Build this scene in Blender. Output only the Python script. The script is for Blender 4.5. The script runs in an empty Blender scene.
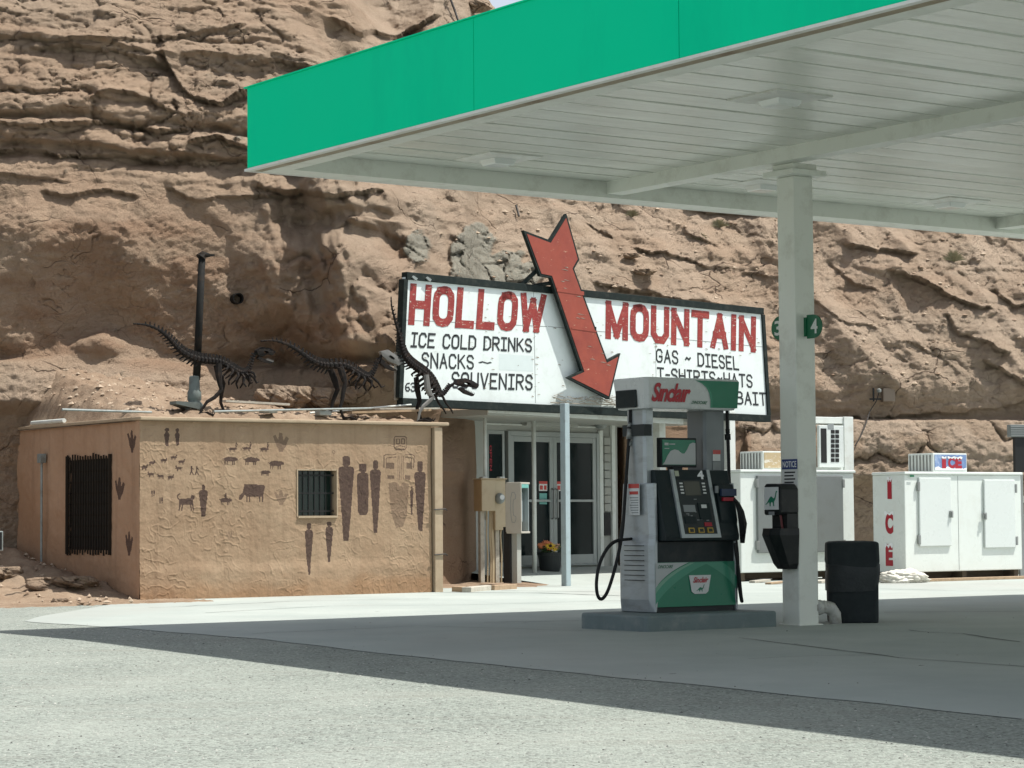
import bpy, bmesh, math, random
import numpy as np
from mathutils import Vector, Matrix
rad = math.radians
random.seed(11)
SC = bpy.context.scene
COL = SC.collection
HALF_PI = math.pi / 2

# ------------------------------------------------------------------ camera
FPX = 2400.0
CAM = Vector((0, 0, 1.04))
PITCH = math.atan(133 / FPX)
CROT = Matrix.Rotation(HALF_PI + PITCH, 3, 'X') @ Matrix.Rotation(-0.0073, 3, 'Z')
cd = bpy.data.cameras.new('camera')
cd.sensor_fit = 'HORIZONTAL'; cd.sensor_width = 36.0
cd.lens = 36.0 * FPX / 1024.0
cd.clip_start = 0.1; cd.clip_end = 2000
cam = bpy.data.objects.new('camera', cd)
cam.matrix_world = Matrix.Translation(CAM) @ CROT.to_4x4()
COL.objects.link(cam); SC.camera = cam

def ray(px, py):
    """direction of sight of a photo measurement, used to measure real positions"""
    return CROT @ Vector(((px - 512) / FPX, -(py - 384) / FPX, -1.0))
def at(px, py, Y):
    d = ray(px, py); return CAM + d * (Y / d.y)
def onz(px, py, z=0.0):
    d = ray(px, py); return CAM + d * ((z - CAM.z) / d.z)

class Frame:
    """upright local frame: x to the right along the face, y away from the viewer, z up"""
    def __init__(s, o, deg):
        s.o = Vector(o); s.deg = deg
        s.M = Matrix.Translation(s.o) @ Matrix.Rotation(rad(deg), 4, 'Z')
        s.I = s.M.inverted()
    def _r(s, px, py):
        return s.I @ CAM, s.I.to_3x3() @ ray(px, py)
    def hy(s, px, py, y=0.0):
        o, d = s._r(px, py); p = o + d * ((y - o.y) / d.y); return p.x, p.z
    def hz(s, px, py, z=0.0):
        o, d = s._r(px, py); p = o + d * ((z - o.z) / d.z); return p.x, p.y
    def hx(s, px, py, x=0.0):
        o, d = s._r(px, py); p = o + d * ((x - o.x) / d.x); return p.y, p.z

# ------------------------------------------------------------------ mesh builder
class MB:
    def __init__(s): s.v = []; s.f = []; s.m = []
    def add(s, vs, fs, mi=0):
        b = len(s.v); s.v += [tuple(p) for p in vs]
        s.f += [tuple(i + b for i in f) for f in fs]; s.m += [mi] * len(fs)
        return s
    def box(s, x0, x1, y0, y1, z0, z1, mi=0):
        return s.add([(x0,y0,z0),(x1,y0,z0),(x1,y1,z0),(x0,y1,z0),(x0,y0,z1),(x1,y0,z1),(x1,y1,z1),(x0,y1,z1)],
              [(0,3,2,1),(4,5,6,7),(0,1,5,4),(1,2,6,5),(2,3,7,6),(3,0,4,7)], mi)
    def loft(s, rings, mi=0, cap=True, close=False, mc=None):
        n = len(rings[0]); vs = [p for r in rings for p in r]; fs = []
        k = len(rings)
        for i in range(k if close else k - 1):
            for j in range(n):
                a, b = i * n + j, i * n + (j + 1) % n
                c, d = ((i + 1) % k) * n + (j + 1) % n, ((i + 1) % k) * n + j
                fs.append((a, b, c, d))
        s.add(vs, fs, mi)
        if cap and not close:
            b = len(s.v) - len(vs)
            s.f.append(tuple(b + j for j in reversed(range(n)))); s.m.append(mi if mc is None else mc)
            s.f.append(tuple(b + (k - 1) * n + j for j in range(n))); s.m.append(mi if mc is None else mc)
        return s
    def pxz(s, pts, y0, y1, mi=0, mc=None):
        return s.loft([[(x, y0, z) for x, z in pts], [(x, y1, z) for x, z in pts]], mi, mc=mc)
    def pyz(s, pts, x0, x1, mi=0, mc=None):
        return s.loft([[(x0, y, z) for y, z in pts], [(x1, y, z) for y, z in pts]], mi, mc=mc)
    def pxy(s, pts, z0, z1, mi=0, mc=None):
        return s.loft([[(x, y, z0) for x, y in pts], [(x, y, z1) for x, y in pts]], mi, mc=mc)
    def tube(s, pts, r, n=8, mi=0, sq=1.0, cap=True):
        pts = [Vector(p) for p in pts]; k = len(pts)
        rs = r if isinstance(r, (list, tuple)) else [r] * k
        rings = []; prev = None
        for i, p in enumerate(pts):
            t = (pts[min(i + 1, k - 1)] - pts[max(i - 1, 0)]).normalized()
            if prev is None:
                ref = Vector((0, 1, 0)) if abs(t.y) < 0.9 else Vector((1, 0, 0))
            else: ref = prev
            u = (ref - t * ref.dot(t)).normalized(); w = t.cross(u); prev = u
            rings.append([p + (u * math.cos(2*math.pi*j/n) * sq + w * math.sin(2*math.pi*j/n)) * rs[i] for j in range(n)])
        return s.loft(rings, mi, cap)
    def lathe(s, prof, c=(0, 0), n=24, mi=0, cap=True):
        return s.loft([[(c[0] + r*math.cos(2*math.pi*j/n), c[1] + r*math.sin(2*math.pi*j/n), z) for j in range(n)] for r, z in prof], mi, cap)
    def build(s, name, mats, parent=None, bevel=0.0, smooth=False, frame=None, recalc=True):
        me = bpy.data.meshes.new(name)
        me.from_pydata(s.v, [], s.f)
        if not isinstance(mats, (list, tuple)): mats = [mats]
        for m in mats: me.materials.append(m)
        if len(mats) > 1: me.polygons.foreach_set('material_index', s.m)
        if recalc:
            bm = bmesh.new(); bm.from_mesh(me)
            bmesh.ops.recalc_face_normals(bm, faces=bm.faces); bm.to_mesh(me); bm.free()
        if smooth: me.polygons.foreach_set('use_smooth', [True] * len(me.polygons))
        me.update()
        o = bpy.data.objects.new(name, me); COL.objects.link(o)
        if parent: o.parent = parent
        if frame: o.matrix_world = frame.M
        if bevel:
            b = o.modifiers.new('edge', 'BEVEL'); b.width = bevel; b.segments = 2
            b.limit_method = 'ANGLE'; b.angle_limit = rad(40)
        return o

def smooth_path(pts, n=5):
    pts = [Vector(p) for p in pts]; out = []
    for i in range(len(pts)-1):
        p0, p1, p2, p3 = pts[max(i-1, 0)], pts[i], pts[i+1], pts[min(i+2, len(pts)-1)]
        for k in range(n):
            t = k/n; out.append(.5*((2*p1)+(p2-p0)*t+(2*p0-5*p1+4*p2-p3)*t*t+(3*p1-p0-3*p2+p3)*t**3))
    return out + [pts[-1]]
def tag(o, label=None, cat=None, group=None, kind=None):
    if label: o['label'] = label
    if cat: o['category'] = cat
    if group: o['group'] = group
    if kind: o['kind'] = kind
    return o
def thing(name, label, cat, frame, group=None):
    o = bpy.data.objects.new(name, None); COL.objects.link(o)
    o.empty_display_size = 0.2; o.matrix_world = frame.M
    return tag(o, label, cat, group)
def structure(o): o['kind'] = 'structure'; return o
def lerp(a, b, t): return a + (b - a) * t

# ------------------------------------------------------------------ numpy noise
def _h(ix, iy, seed):
    n = (ix.astype(np.int64) * 374761393 + iy.astype(np.int64) * 668265263 + seed * 974711) & 0x7fffffff
    n = ((n ^ (n >> 13)) * 1274126177) & 0x7fffffff
    return (n ^ (n >> 16)) & 0xffff
def perlin(x, y, seed=0):
    xi = np.floor(x); yi = np.floor(y); xf = x - xi; yf = y - yi
    u = xf*xf*xf*(xf*(xf*6-15)+10); v = yf*yf*yf*(yf*(yf*6-15)+10)
    def g(dx, dy):
        a = _h(xi + dx, yi + dy, seed) * (2*np.pi/65536.0)
        return np.cos(a) * (xf - dx) + np.sin(a) * (yf - dy)
    a, b, c, d = g(0,0), g(1,0), g(0,1), g(1,1)
    return ((a + (b - a)*u) + ((c + (d - c)*u) - (a + (b - a)*u))*v) * 1.5
def fbm(x, y, oct=4, gain=.5, seed=0):
    r = 0; a = 1.0
    for i in range(oct):
        r = r + a * perlin(x, y, seed + i*17); a *= gain; x = x*2.03 + 7.1; y = y*2.03 - 3.3
    return r
def ridged(x, y, oct=4, gain=.5, seed=0):
    r = 0; a = 1.0
    for i in range(oct):
        r = r + a * (1 - 2*np.abs(perlin(x, y, seed + i*13))); a *= gain; x = x*2.07 + 1.7; y = y*2.07 + 9.2
    return r
def voro(x, y, seed=0):
    xi = np.floor(x); yi = np.floor(y)
    f1 = np.full(x.shape, 9.0); f2 = np.full(x.shape, 9.0); cid = np.zeros(x.shape)
    for dx in (-1,0,1):
        for dy in (-1,0,1):
            cx = xi+dx; cy = yi+dy
            px = cx + _h(cx, cy, seed)/65536.0; py = cy + _h(cx, cy, seed+5)/65536.0
            d = np.hypot(x-px, y-py)
            nearer = d < f1
            f2 = np.where(nearer, f1, np.minimum(f2, d))
            cid = np.where(nearer, _h(cx, cy, seed+9)/65536.0, cid)
            f1 = np.where(nearer, d, f1)
    return f1, f2, cid
def sstep(a, b, x):
    t = np.clip((x - a)/(b - a), 0, 1); return t*t*(3-2*t)

def grid_object(name, X, Y, Z, mat, smooth=True, attrs=None, keep=None, parent=None, frame=None):
    ny, nx = X.shape
    co = np.stack([X, Y, Z], -1).reshape(-1, 3).astype(np.float32)
    i = np.arange(ny*nx).reshape(ny, nx)
    q = np.stack([i[:-1,:-1], i[:-1,1:], i[1:,1:], i[1:,:-1]], -1).reshape(-1, 4)
    if keep is not None: q = q[keep.reshape(-1)]
    me = bpy.data.meshes.new(name)
    me.vertices.add(len(co)); me.vertices.foreach_set('co', co.ravel())
    me.loops.add(q.size); me.loops.foreach_set('vertex_index', q.ravel().astype(np.int32))
    me.polygons.add(len(q)); me.polygons.foreach_set('loop_start', (np.arange(len(q))*4).astype(np.int32))
    if smooth: me.polygons.foreach_set('use_smooth', np.ones(len(q), bool))
    me.update(calc_edges=True); me.validate()
    for k, a in (attrs or {}).items():
        at_ = me.attributes.new(k, 'FLOAT', 'POINT'); at_.data.foreach_set('value', a.ravel().astype(np.float32))
    me.materials.append(mat)
    o = bpy.data.objects.new(name, me); COL.objects.link(o)
    if parent: o.parent = parent
    if frame: o.matrix_world = frame.M
    return o

# ------------------------------------------------------------------ materials
class NT:
    def __init__(s, name):
        s.mat = bpy.data.materials.new(name); s.mat.use_nodes = True
        s.t = s.mat.node_tree; s.b = s.t.nodes['Principled BSDF']
        s.tc = s.n('ShaderNodeTexCoord')
    def n(s, typ, **kw):
        x = s.t.nodes.new(typ)
        for k, v in kw.items(): setattr(x, k, v)
        return x
    def l(s, a, b): s.t.links.new(a, b)
    def noise(s, scale, detail=5, rough=.6, vec=None, stretch=None):
        x = s.n('ShaderNodeTexNoise'); x.inputs['Scale'].default_value = scale
        x.inputs['Detail'].default_value = detail; x.inputs['Roughness'].default_value = rough
        src = vec or s.tc.outputs['Object']
        if stretch:
            mp = s.n('ShaderNodeMapping'); mp.inputs['Scale'].default_value = stretch
            s.l(src, mp.inputs['Vector']); src = mp.outputs['Vector']
        s.l(src, x.inputs['Vector']); return x.outputs['Fac']
    def vor(s, scale, feature='F1', out='Distance', stretch=None):
        x = s.n('ShaderNodeTexVoronoi', feature=feature); x.inputs['Scale'].default_value = scale
        src = s.tc.outputs['Object']
        if stretch:
            mp = s.n('ShaderNodeMapping'); mp.inputs['Scale'].default_value = stretch
            s.l(src, mp.inputs['Vector']); src = mp.outputs['Vector']
        s.l(src, x.inputs['Vector']); return x.outputs[out]
    def remap(s, v, a, b, c=0.0, d=1.0):
        x = s.n('ShaderNodeMapRange'); x.inputs[1].default_value = a; x.inputs[2].default_value = b
        x.inputs[3].default_value = c; x.inputs[4].default_value = d; s.l(v, x.inputs[0]); return x.outputs[0]
    def mix(s, f, a, b):
        x = s.n('ShaderNodeMix', data_type='RGBA')
        for val, sock in ((f, x.inputs[0]), (a, x.inputs[6]), (b, x.inputs[7])):
            if hasattr(val, 'links'): s.l(val, sock)
            elif isinstance(val, (int, float)): sock.default_value = val
            else: sock.default_value = (*val, 1)
        return x.outputs[2]
    def math(s, op, a, b):
        x = s.n('ShaderNodeMath', operation=op)
        for val, sock in ((a, x.inputs[0]), (b, x.inputs[1])):
            if hasattr(val, 'links'): s.l(val, sock)
            else: sock.default_value = val
        return x.outputs[0]
    def attr(s, name):
        x = s.n('ShaderNodeAttribute', attribute_name=name); return x.outputs['Fac']
    def bump(s, h, strength=.3, dist=.02, prev=None):
        x = s.n('ShaderNodeBump'); x.inputs['Strength'].default_value = strength; x.inputs['Distance'].default_value = dist
        s.l(h, x.inputs['Height'])
        if prev: s.l(prev, x.inputs['Normal'])
        return x.outputs['Normal']
    def done(s, color=None, rough=None, normal=None, metal=0.0, spec=.5):
        b = s.b
        if color is not None:
            if hasattr(color, 'links'): s.l(color, b.inputs['Base Color'])
            else: b.inputs['Base Color'].default_value = (*color, 1)
        if rough is not None:
            if hasattr(rough, 'links'): s.l(rough, b.inputs['Roughness'])
            else: b.inputs['Roughness'].default_value = rough
        if normal is not None: s.l(normal, b.inputs['Normal'])
        b.inputs['Metallic'].default_value = metal
        b.inputs['Specular IOR Level'].default_value = spec
        return s.mat

def paint(name, col, rough=.5, metal=0.0, var=.12, vs=3.0, dirt=None, damt=.0, ds=6.0, bump=.0, bs=60.0, spec=.5, wear=None, wamt=.0, ws=14.0, stretch=None):
    """paint, plastic or metal with uneven tone, dirt blotches, chips and slight relief"""
    t = NT(name)
    c = t.mix(t.noise(vs, 6, .65), tuple(x*(1-var) for x in col), tuple(min(1, x*(1+var)) for x in col))
    if dirt:
        c = t.mix(t.math('MULTIPLY', t.remap(t.noise(ds, 8, .7, stretch=stretch), .5, .72), damt), c, dirt)
    if wear:
        w1 = t.remap(t.noise(ws, 9, .72, stretch=(1, 1, 3)), 1 - wamt, 1 - wamt + .05)
        c = t.mix(w1, c, wear)
    nm = t.bump(t.noise(bs, 4), bump, .01) if bump else None
    r = t.remap(t.noise(vs*2.3, 5), .3, .7, max(.03, rough-.1), min(1, rough+.1))
    return t.done(c, r, nm, metal, spec)

M = {}
def rock_material():
    t = NT('sandstone')
    base = t.mix(t.remap(t.noise(.35, 4, .6), .35, .65), (.378,.26,.176), (.448,.327,.229))
    base = t.mix(t.remap(t.noise(.16, 4, .6), .42, .62), base, (.39,.31,.23))
    band = t.noise(1.0, 5, .6, stretch=(.12, .12, 2.2))
    base = t.mix(t.math('MULTIPLY', t.remap(band, .45, .62), .45), base, (.345,.215,.135))
    base = t.mix(t.math('MULTIPLY', t.remap(t.noise(2.6, 5, .75), .52, .75), .5), base, (.45,.35,.245))
    base = t.mix(t.math('MULTIPLY', t.remap(t.noise(9, 5, .8), .56, .72), .5), base, (.20,.13,.09))
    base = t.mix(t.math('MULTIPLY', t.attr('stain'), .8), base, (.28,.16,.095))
    cem = t.mix(t.remap(t.noise(7, 7, .7), .3, .7), (.20,.21,.175), (.38,.39,.33))
    base = t.mix(t.attr('cement'), base, cem)
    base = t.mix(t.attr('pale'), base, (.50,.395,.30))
    n1 = t.bump(t.noise(9, 7, .78), .8, .07)
    n15 = t.bump(t.noise(21, 4, .75, stretch=(1, 1, 1.5)), .9, .055, n1)
    n2 = t.bump(t.noise(50, 3, .75), .9, .022, n15)
    base = t.mix(t.remap(t.noise(32, 4, .8), .3, .7, 0, .6), base, t.mix(t.noise(3, 4), (.24,.16,.11), (.50,.385,.28)))
    
    # wandering cracks at two sizes, open only in places
    def cracks(scale, st, wid, seed):
        mp = t.n('ShaderNodeMapping'); mp.inputs['Scale'].default_value = st; mp.inputs['Location'].default_value = (seed, seed*.7, seed*.3)
        nz = t.n('ShaderNodeTexNoise'); nz.inputs['Scale'].default_value = scale*1.6; nz.inputs['Detail'].default_value = 3; t.l(t.tc.outputs['Object'], nz.inputs['Vector'])
        vm = t.n('ShaderNodeVectorMath', operation='MULTIPLY_ADD'); vm.inputs[1].default_value = (.55/scale,)*3
        t.l(nz.outputs['Color'], vm.inputs[0]); t.l(t.tc.outputs['Object'], vm.inputs[2]); t.l(vm.outputs[0], mp.inputs['Vector'])
        v = t.n('ShaderNodeTexVoronoi', feature='DISTANCE_TO_EDGE'); v.inputs['Scale'].default_value = scale; t.l(mp.outputs['Vector'], v.inputs['Vector'])
        line = t.remap(v.outputs['Distance'], 0, wid, 1, 0)
        return t.math('MULTIPLY', line, t.remap(t.noise(.9 + seed*.1, 3, .5), .53, .62))
    c1 = cracks(.75, (.7, 1, 1.5), .016, 1.0); c2 = cracks(2.3, (.8, 1, 1.7), .024, 4.0)
    ca = t.math('MAXIMUM', c1, t.math('MULTIPLY', c2, .35))
    base = t.mix(t.math('MULTIPLY', ca, .8), base, (.085,.055,.038))
    n2 = t.bump(t.math('SUBTRACT', 1.0, ca), .8, .05, n2)
    return t.done(base, .95, n2, spec=.15)
M['rock'] = rock_material()

def stucco_material(name, c0, c1):
    t = NT(name)
    base = t.mix(t.remap(t.noise(1.6, 7, .65), .35, .65), c0, c1)
    base = t.mix(t.math('MULTIPLY', t.remap(t.noise(7, 8, .75), .5, .75), .35), base, tuple(x*.72 for x in c0))
    base = t.mix(t.attr('splash'), base, (.30,.165,.085))
    st = t.noise(1, 4, .6, stretch=(7, 7, .5))
    base = t.mix(t.math('MULTIPLY', t.remap(st, .52, .70), .4), base, tuple(x*.66 for x in c0))
    base = t.mix(t.remap(t.noise(.55, 3, .5), .60, .63, 0, .3), base, tuple(min(1, x*1.12) for x in c1))
    pt = t.remap(t.attr('paint'), .35, .65)
    fade = t.remap(t.noise(26, 6, .75), .2,   .62, .78, 1.0)
    base = t.mix(t.math('MULTIPLY', pt, t.math('MULTIPLY', fade, t.attr('dark'))), base, (.062,.040,.036))
    n1 = t.bump(t.noise(38, 6, .7), .3, .01)
    return t.done(base, .95, n1, spec=.12)
M['stucco'] = stucco_material('tan stucco', (.312,.213,.137), (.372,.267,.178))
M['stucco_side'] = stucco_material('brown stucco', (.40,.255,.165), (.45,.30,.20))

def concrete_material():
    t = NT('concrete pavement')
    c = t.mix(t.remap(t.noise(.5, 8, .65), .35, .65), (.335,.372,.348), (.41,.442,.41))
    c = t.mix(t.math('MULTIPLY', t.remap(t.noise(1.7, 9, .75), .52, .75), .45), c, (.33,.345,.32))
    c = t.mix(t.math('MULTIPLY', t.remap(t.noise(.22, 5, .6, stretch=(1,.4,1)), .5, .66), .5), c, (.34,.335,.305))
    c = t.mix(t.math('MULTIPLY', t.remap(t.noise(60, 5, .8), .58, .68), .4), c, (.24,.24,.22))
    c = t.mix(t.remap(t.noise(5.5, 3, .5), .745, .76), c, (.13,.13,.12))
    return t.done(c, .93, t.bump(t.noise(45, 6, .7), .25, .006), spec=.2)
M['concrete'] = concrete_material()
def gravel_material():
    t = NT('gravel')
    vc = t.vor(58, 'F1', 'Color'); vd = t.vor(58)
    sep = t.n('ShaderNodeSeparateColor'); t.l(vc, sep.inputs[0])
    c = t.mix(t.remap(sep.outputs[0], 0, 1), (.185,.203,.182), (.335,.365,.325))
    c = t.mix(t.math('MULTIPLY', t.remap(sep.outputs[1], .86, .92), .8), c, (.10,.10,.095))
    c = t.mix(t.math('MULTIPLY', t.remap(t.noise(.6, 6, .65), .4, .65), .35), c, (.39,.41,.365))
    c = t.mix(t.math('MULTIPLY', t.remap(t.noise(2.2, 7, .7, stretch=(.25,1.6,1)), .52, .7), .55), c, (.235,.235,.205))
    h = t.remap(vd, 0, .8, 1, 0)
    n = t.bump(h, .6, .010)
    return t.done(c, .95, t.bump(t.noise(120, 4), .3, .004, n), spec=.15)
M['gravel'] = gravel_material()
def dirt_material():
    t = NT('dirt')
    c = t.mix(t.remap(t.noise(1.4, 8, .7), .35, .65), (.215,.148,.10), (.34,.256,.182))
    c = t.mix(t.math('MULTIPLY', t.remap(t.noise(24, 8, .8), .52, .68), .55), c, (.19,.125,.085))
    c = t.mix(t.math('MULTIPLY', t.remap(t.vor(30), .0, .22, 1, 0), .4), c, (.55,.46,.36))
    n = t.bump(t.noise(16, 9, .75), .6, .05)
    return t.done(c, .97, n, spec=.1)
M['dirt'] = dirt_material()

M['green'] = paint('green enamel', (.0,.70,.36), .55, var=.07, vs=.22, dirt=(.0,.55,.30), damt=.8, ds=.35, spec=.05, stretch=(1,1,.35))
M['white_trim'] = paint('white aluminium trim', (.72,.73,.68), .45, var=.06, dirt=(.38,.30,.2), damt=.4, ds=2.2, stretch=(1,1,1))
M['rust_trim'] = paint('rusty underside', (.36,.30,.21), .7, var=.3, dirt=(.19,.11,.055), damt=1.0, ds=1.8, bump=.3)
M['cream'] = paint('cream steel', (.76,.79,.72), .45, var=.06, vs=1.5, dirt=(.40,.39,.32), damt=.5, ds=3)
def soffit_material():
    t = NT('white soffit')
    c = t.mix(t.remap(t.noise(1.2, 6, .65), .35, .65), (.66,.685,.62), (.76,.78,.71))
    c = t.mix(t.math('MULTIPLY', t.remap(t.noise(1.4, 6, .65, stretch=(.3,2.5,1)), .5, .7), .45), c, (.58,.595,.53))
    n1 = t.bump(t.noise(1.0, 3, .55, stretch=(1.1, 5.5, 1)), .3, .03)
    return t.done(c, .27, n1, spec=.6)
M['soffit'] = soffit_material()
M['lens'] = paint('frosted glass lens', (.82,.85,.82), .12, var=.04)
M['black_metal'] = paint('black metal', (.022,.022,.022), .5, var=.3, bump=.1, spec=.22)
M['dino'] = paint('weathered dark iron', (.013,.011,.010), .75, metal=.0, var=.6, vs=20, dirt=(.06,.035,.022), damt=.6, ds=14, bump=.5, bs=90, spec=.15)
M['dino_pale'] = paint('bright worn iron', (.15,.145,.135), .55, metal=.2, var=.3, vs=20)
M['galv'] = paint('galvanised steel', (.27,.30,.29), .5, metal=.35, var=.3, vs=14, dirt=(.14,.12,.09), damt=.8)
M['pipe_dark'] = paint('dark stove pipe', (.014,.014,.013), .75, metal=.0, var=.4, vs=8, dirt=(.06,.035,.02), damt=.6, ds=5, spec=.12)
M['pump_grey'] = paint('dark silver pump panel', (.17,.19,.195), .4, metal=.4, var=.1, vs=2.5)
M['wood'] = paint('weathered board', (.38,.27,.17), .8, var=.3, vs=9, dirt=(.16,.11,.07), damt=.6, ds=12, bump=.4, bs=40)
M['grey_wood'] = paint('bleached timber', (.47,.44,.37), .85, var=.25, vs=8, dirt=(.2,.17,.13), damt=.6, ds=10, bump=.4, bs=40)
M['cornice'] = paint('tan cornice board', (.40,.31,.21), .8, var=.2, vs=5, dirt=(.25,.17,.10), damt=.5, ds=4, bump=.3)
M['sign_white'] = paint('aged white sign paint', (.70,.755,.735), .55, var=.05, vs=2, dirt=(.50,.53,.50), damt=.5, ds=3, wear=(.33,.24,.16), wamt=.30, ws=10)
M['sign_red'] = paint('flaking red paint', (.25,.024,.02), .6, var=.35, vs=4, dirt=(.36,.07,.045), damt=.8, ds=4, wear=(.55,.47,.38), wamt=.42, ws=12)
M['sign_ink'] = paint('black sign paint', (.017,.02,.022), .6, var=.3)
M['sign_frame'] = paint('dark green frame paint', (.009,.016,.0145), .7, var=.4, vs=6, dirt=(.08,.08,.065), damt=.35, ds=9, bump=.3, spec=.22)
M['arrow_red'] = paint('weathered red arrow paint', (.27,.050,.028), .6, var=.3, vs=3, dirt=(.20,.03,.022), damt=.7, ds=2.4, wear=(.58,.42,.28), wamt=.37, ws=6, bump=.15)
M['lath'] = paint('splintered pale wood', (.30,.27,.22), .9, var=.4, vs=14, dirt=(.12,.10,.08), damt=.8, ds=16, bump=.7, bs=60)
M['white_paint'] = paint('white paint', (.66,.69,.65), .5, var=.06, dirt=(.40,.37,.30), damt=.5, ds=5)
M['grille'] = paint('brown black iron bars', (.026,.021,.016), .8, var=.4, vs=9, spec=.12)
M['blue_grey'] = paint('blue grey post paint', (.33,.41,.43), .45, var=.1, dirt=(.2,.22,.22), damt=.5, ds=7)
M['siding'] = paint('off white siding', (.35,.36,.33), .6, var=.08, dirt=(.36,.33,.27), damt=.5, ds=4)
M['glass_dark'] = paint('dark shop glass', (.006,.013,.014), .10, var=.5, vs=1.5, spec=.16)
M['aluminium'] = paint('door aluminium', (.33,.36,.35), .4, metal=.2, var=.06, dirt=(.4,.4,.37), damt=.4)
M['ice_white'] = paint('white freezer enamel', (.69,.73,.69), .32, var=.035, vs=1.5, dirt=(.50,.50,.44), damt=.35, ds=3)
M['ice_door'] = paint('white door panel', (.64,.68,.655), .3, var=.04, vs=2)
M['grey_door'] = paint('grey freezer door', (.165,.18,.175), .4, var=.05, vs=2, dirt=(.13,.13,.12), damt=.4)
M['steel'] = paint('hinge steel', (.30,.31,.30), .4, metal=.7, var=.2)
M['red'] = paint('red lettering', (.34,.008,.022), .45, var=.15)
M['snow_white'] = paint('white lettering', (.78,.80,.80), .5, var=.04)
M['blue_panel'] = paint('blue sign panel', (.16,.25,.46), .3, var=.45, vs=5, dirt=(.55,.62,.70), damt=.7, ds=5)
M['faded_panel'] = paint('faded tan panel', (.50,.39,.23), .5, var=.12, wear=(.70,.66,.56), wamt=.46, ws=7)
M['pump_silver'] = paint('silver pump panel', (.40,.44,.45), .38, metal=.45, var=.1, vs=2.5, dirt=(.22,.225,.22), damt=.6, ds=4, stretch=(1,1,3))
M['pump_black'] = paint('black pump panel', (.011,.020,.022), .38, var=.3, vs=3, dirt=(.05,.05,.046), damt=.5, ds=5, spec=.22)
M['pump_dark'] = paint('charcoal plinth', (.035,.042,.042), .5, var=.2, spec=.22)
M['pump_green'] = paint('green decal', (.012,.19,.105), .35, var=.06)
M['pump_green_mid'] = paint('mid green decal', (.05,.27,.17), .35, var=.06)
M['pump_green_pale'] = paint('pale green decal', (.16,.36,.25), .35, var=.06)
M['pump_white'] = paint('white topper plastic', (.60,.63,.615), .3, var=.04, dirt=(.44,.45,.43), damt=.4)
M['pump_ivory'] = paint('grey decal', (.43,.46,.45), .35, var=.04)
M['pump_letter'] = paint('crimson lettering', (.42,.012,.025), .35, var=.08)
M['screen'] = paint('dim display glass', (.085,.085,.07), .15, var=.2)
M['rubber'] = paint('black rubber', (.016,.017,.017), .55, var=.25, spec=.22)
M['yellow'] = paint('yellow button', (.45,.30,.04), .4)
M['blue'] = paint('blue label', (.02,.05,.19), .4)
M['navy'] = paint('dark blue label', (.012,.03,.075), .4)
M['label_grey'] = paint('grey print', (.24,.26,.26), .5)
M['label_white'] = paint('white label', (.66,.68,.66), .5, var=.06)
M['island'] = paint('blue grey island paint', (.145,.19,.19), .7, var=.18, vs=3, dirt=(.30,.31,.28), damt=.5, ds=5, bump=.3)
M['bin'] = paint('black bin plastic', (.026,.033,.035), .8, var=.3, vs=6, bump=.35, bs=11, spec=.22)
M['pvc'] = paint('white pvc pipe', (.52,.53,.49), .45, var=.15, dirt=(.2,.17,.13), damt=.9, ds=16)
M['dispenser'] = paint('black moulded plastic', (.014,.017,.017), .36, var=.2, dirt=(.06,.06,.055), damt=.4, spec=.22)
M['squeegee'] = paint('dark red handle', (.13,.018,.022), .45)
M['disc_green'] = paint('dark green disc', (.006,.125,.055), .4, var=.08)
M['beige_metal'] = paint('beige meter metal', (.50,.41,.27), .5, var=.1, dirt=(.35,.25,.15), damt=.5)
M['beige_side'] = paint('beige box flank', (.46,.32,.18), .55, var=.15)
M['phone_grey'] = paint('grey booth panel', (.46,.43,.37), .45, var=.08, dirt=(.34,.29,.22), damt=.4)
M['phone_inside'] = paint('booth interior metal', (.34,.39,.40), .35, metal=.3, var=.15)
M['teal'] = paint('teal booth lamp', (.16,.42,.38), .35)
M['pot'] = paint('black planter plastic', (.028,.034,.034), .5, var=.2, spec=.22)
M['leaf'] = paint('dark leaves', (.05,.10,.03), .6, var=.4, vs=30)
M['petal_y'] = paint('yellow petals', (.75,.50,.03), .6)
M['petal_o'] = paint('coral petals', (.70,.22,.09), .6, var=.2)
M['petal_p'] = paint('peach petals', (.75,.42,.27), .6, var=.2)
M['tarp'] = paint('white plastic sheet', (.66,.64,.56), .5, var=.15, vs=9, dirt=(.36,.28,.2), damt=.5, bump=.5, bs=25)
M['dry'] = paint('dry brush', (.27,.245,.15), .9, var=.4, vs=20)
M['boulder'] = M['rock']
M['cone'] = paint('dull green-grey cone', (.13,.155,.145), .6, var=.4, vs=10, dirt=(.07,.06,.045), damt=.8)
M['cable'] = paint('black cable', (.02,.018,.016), .7)
M['red_white'] = paint('red decal', (.5,.06,.05), .4)

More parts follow.
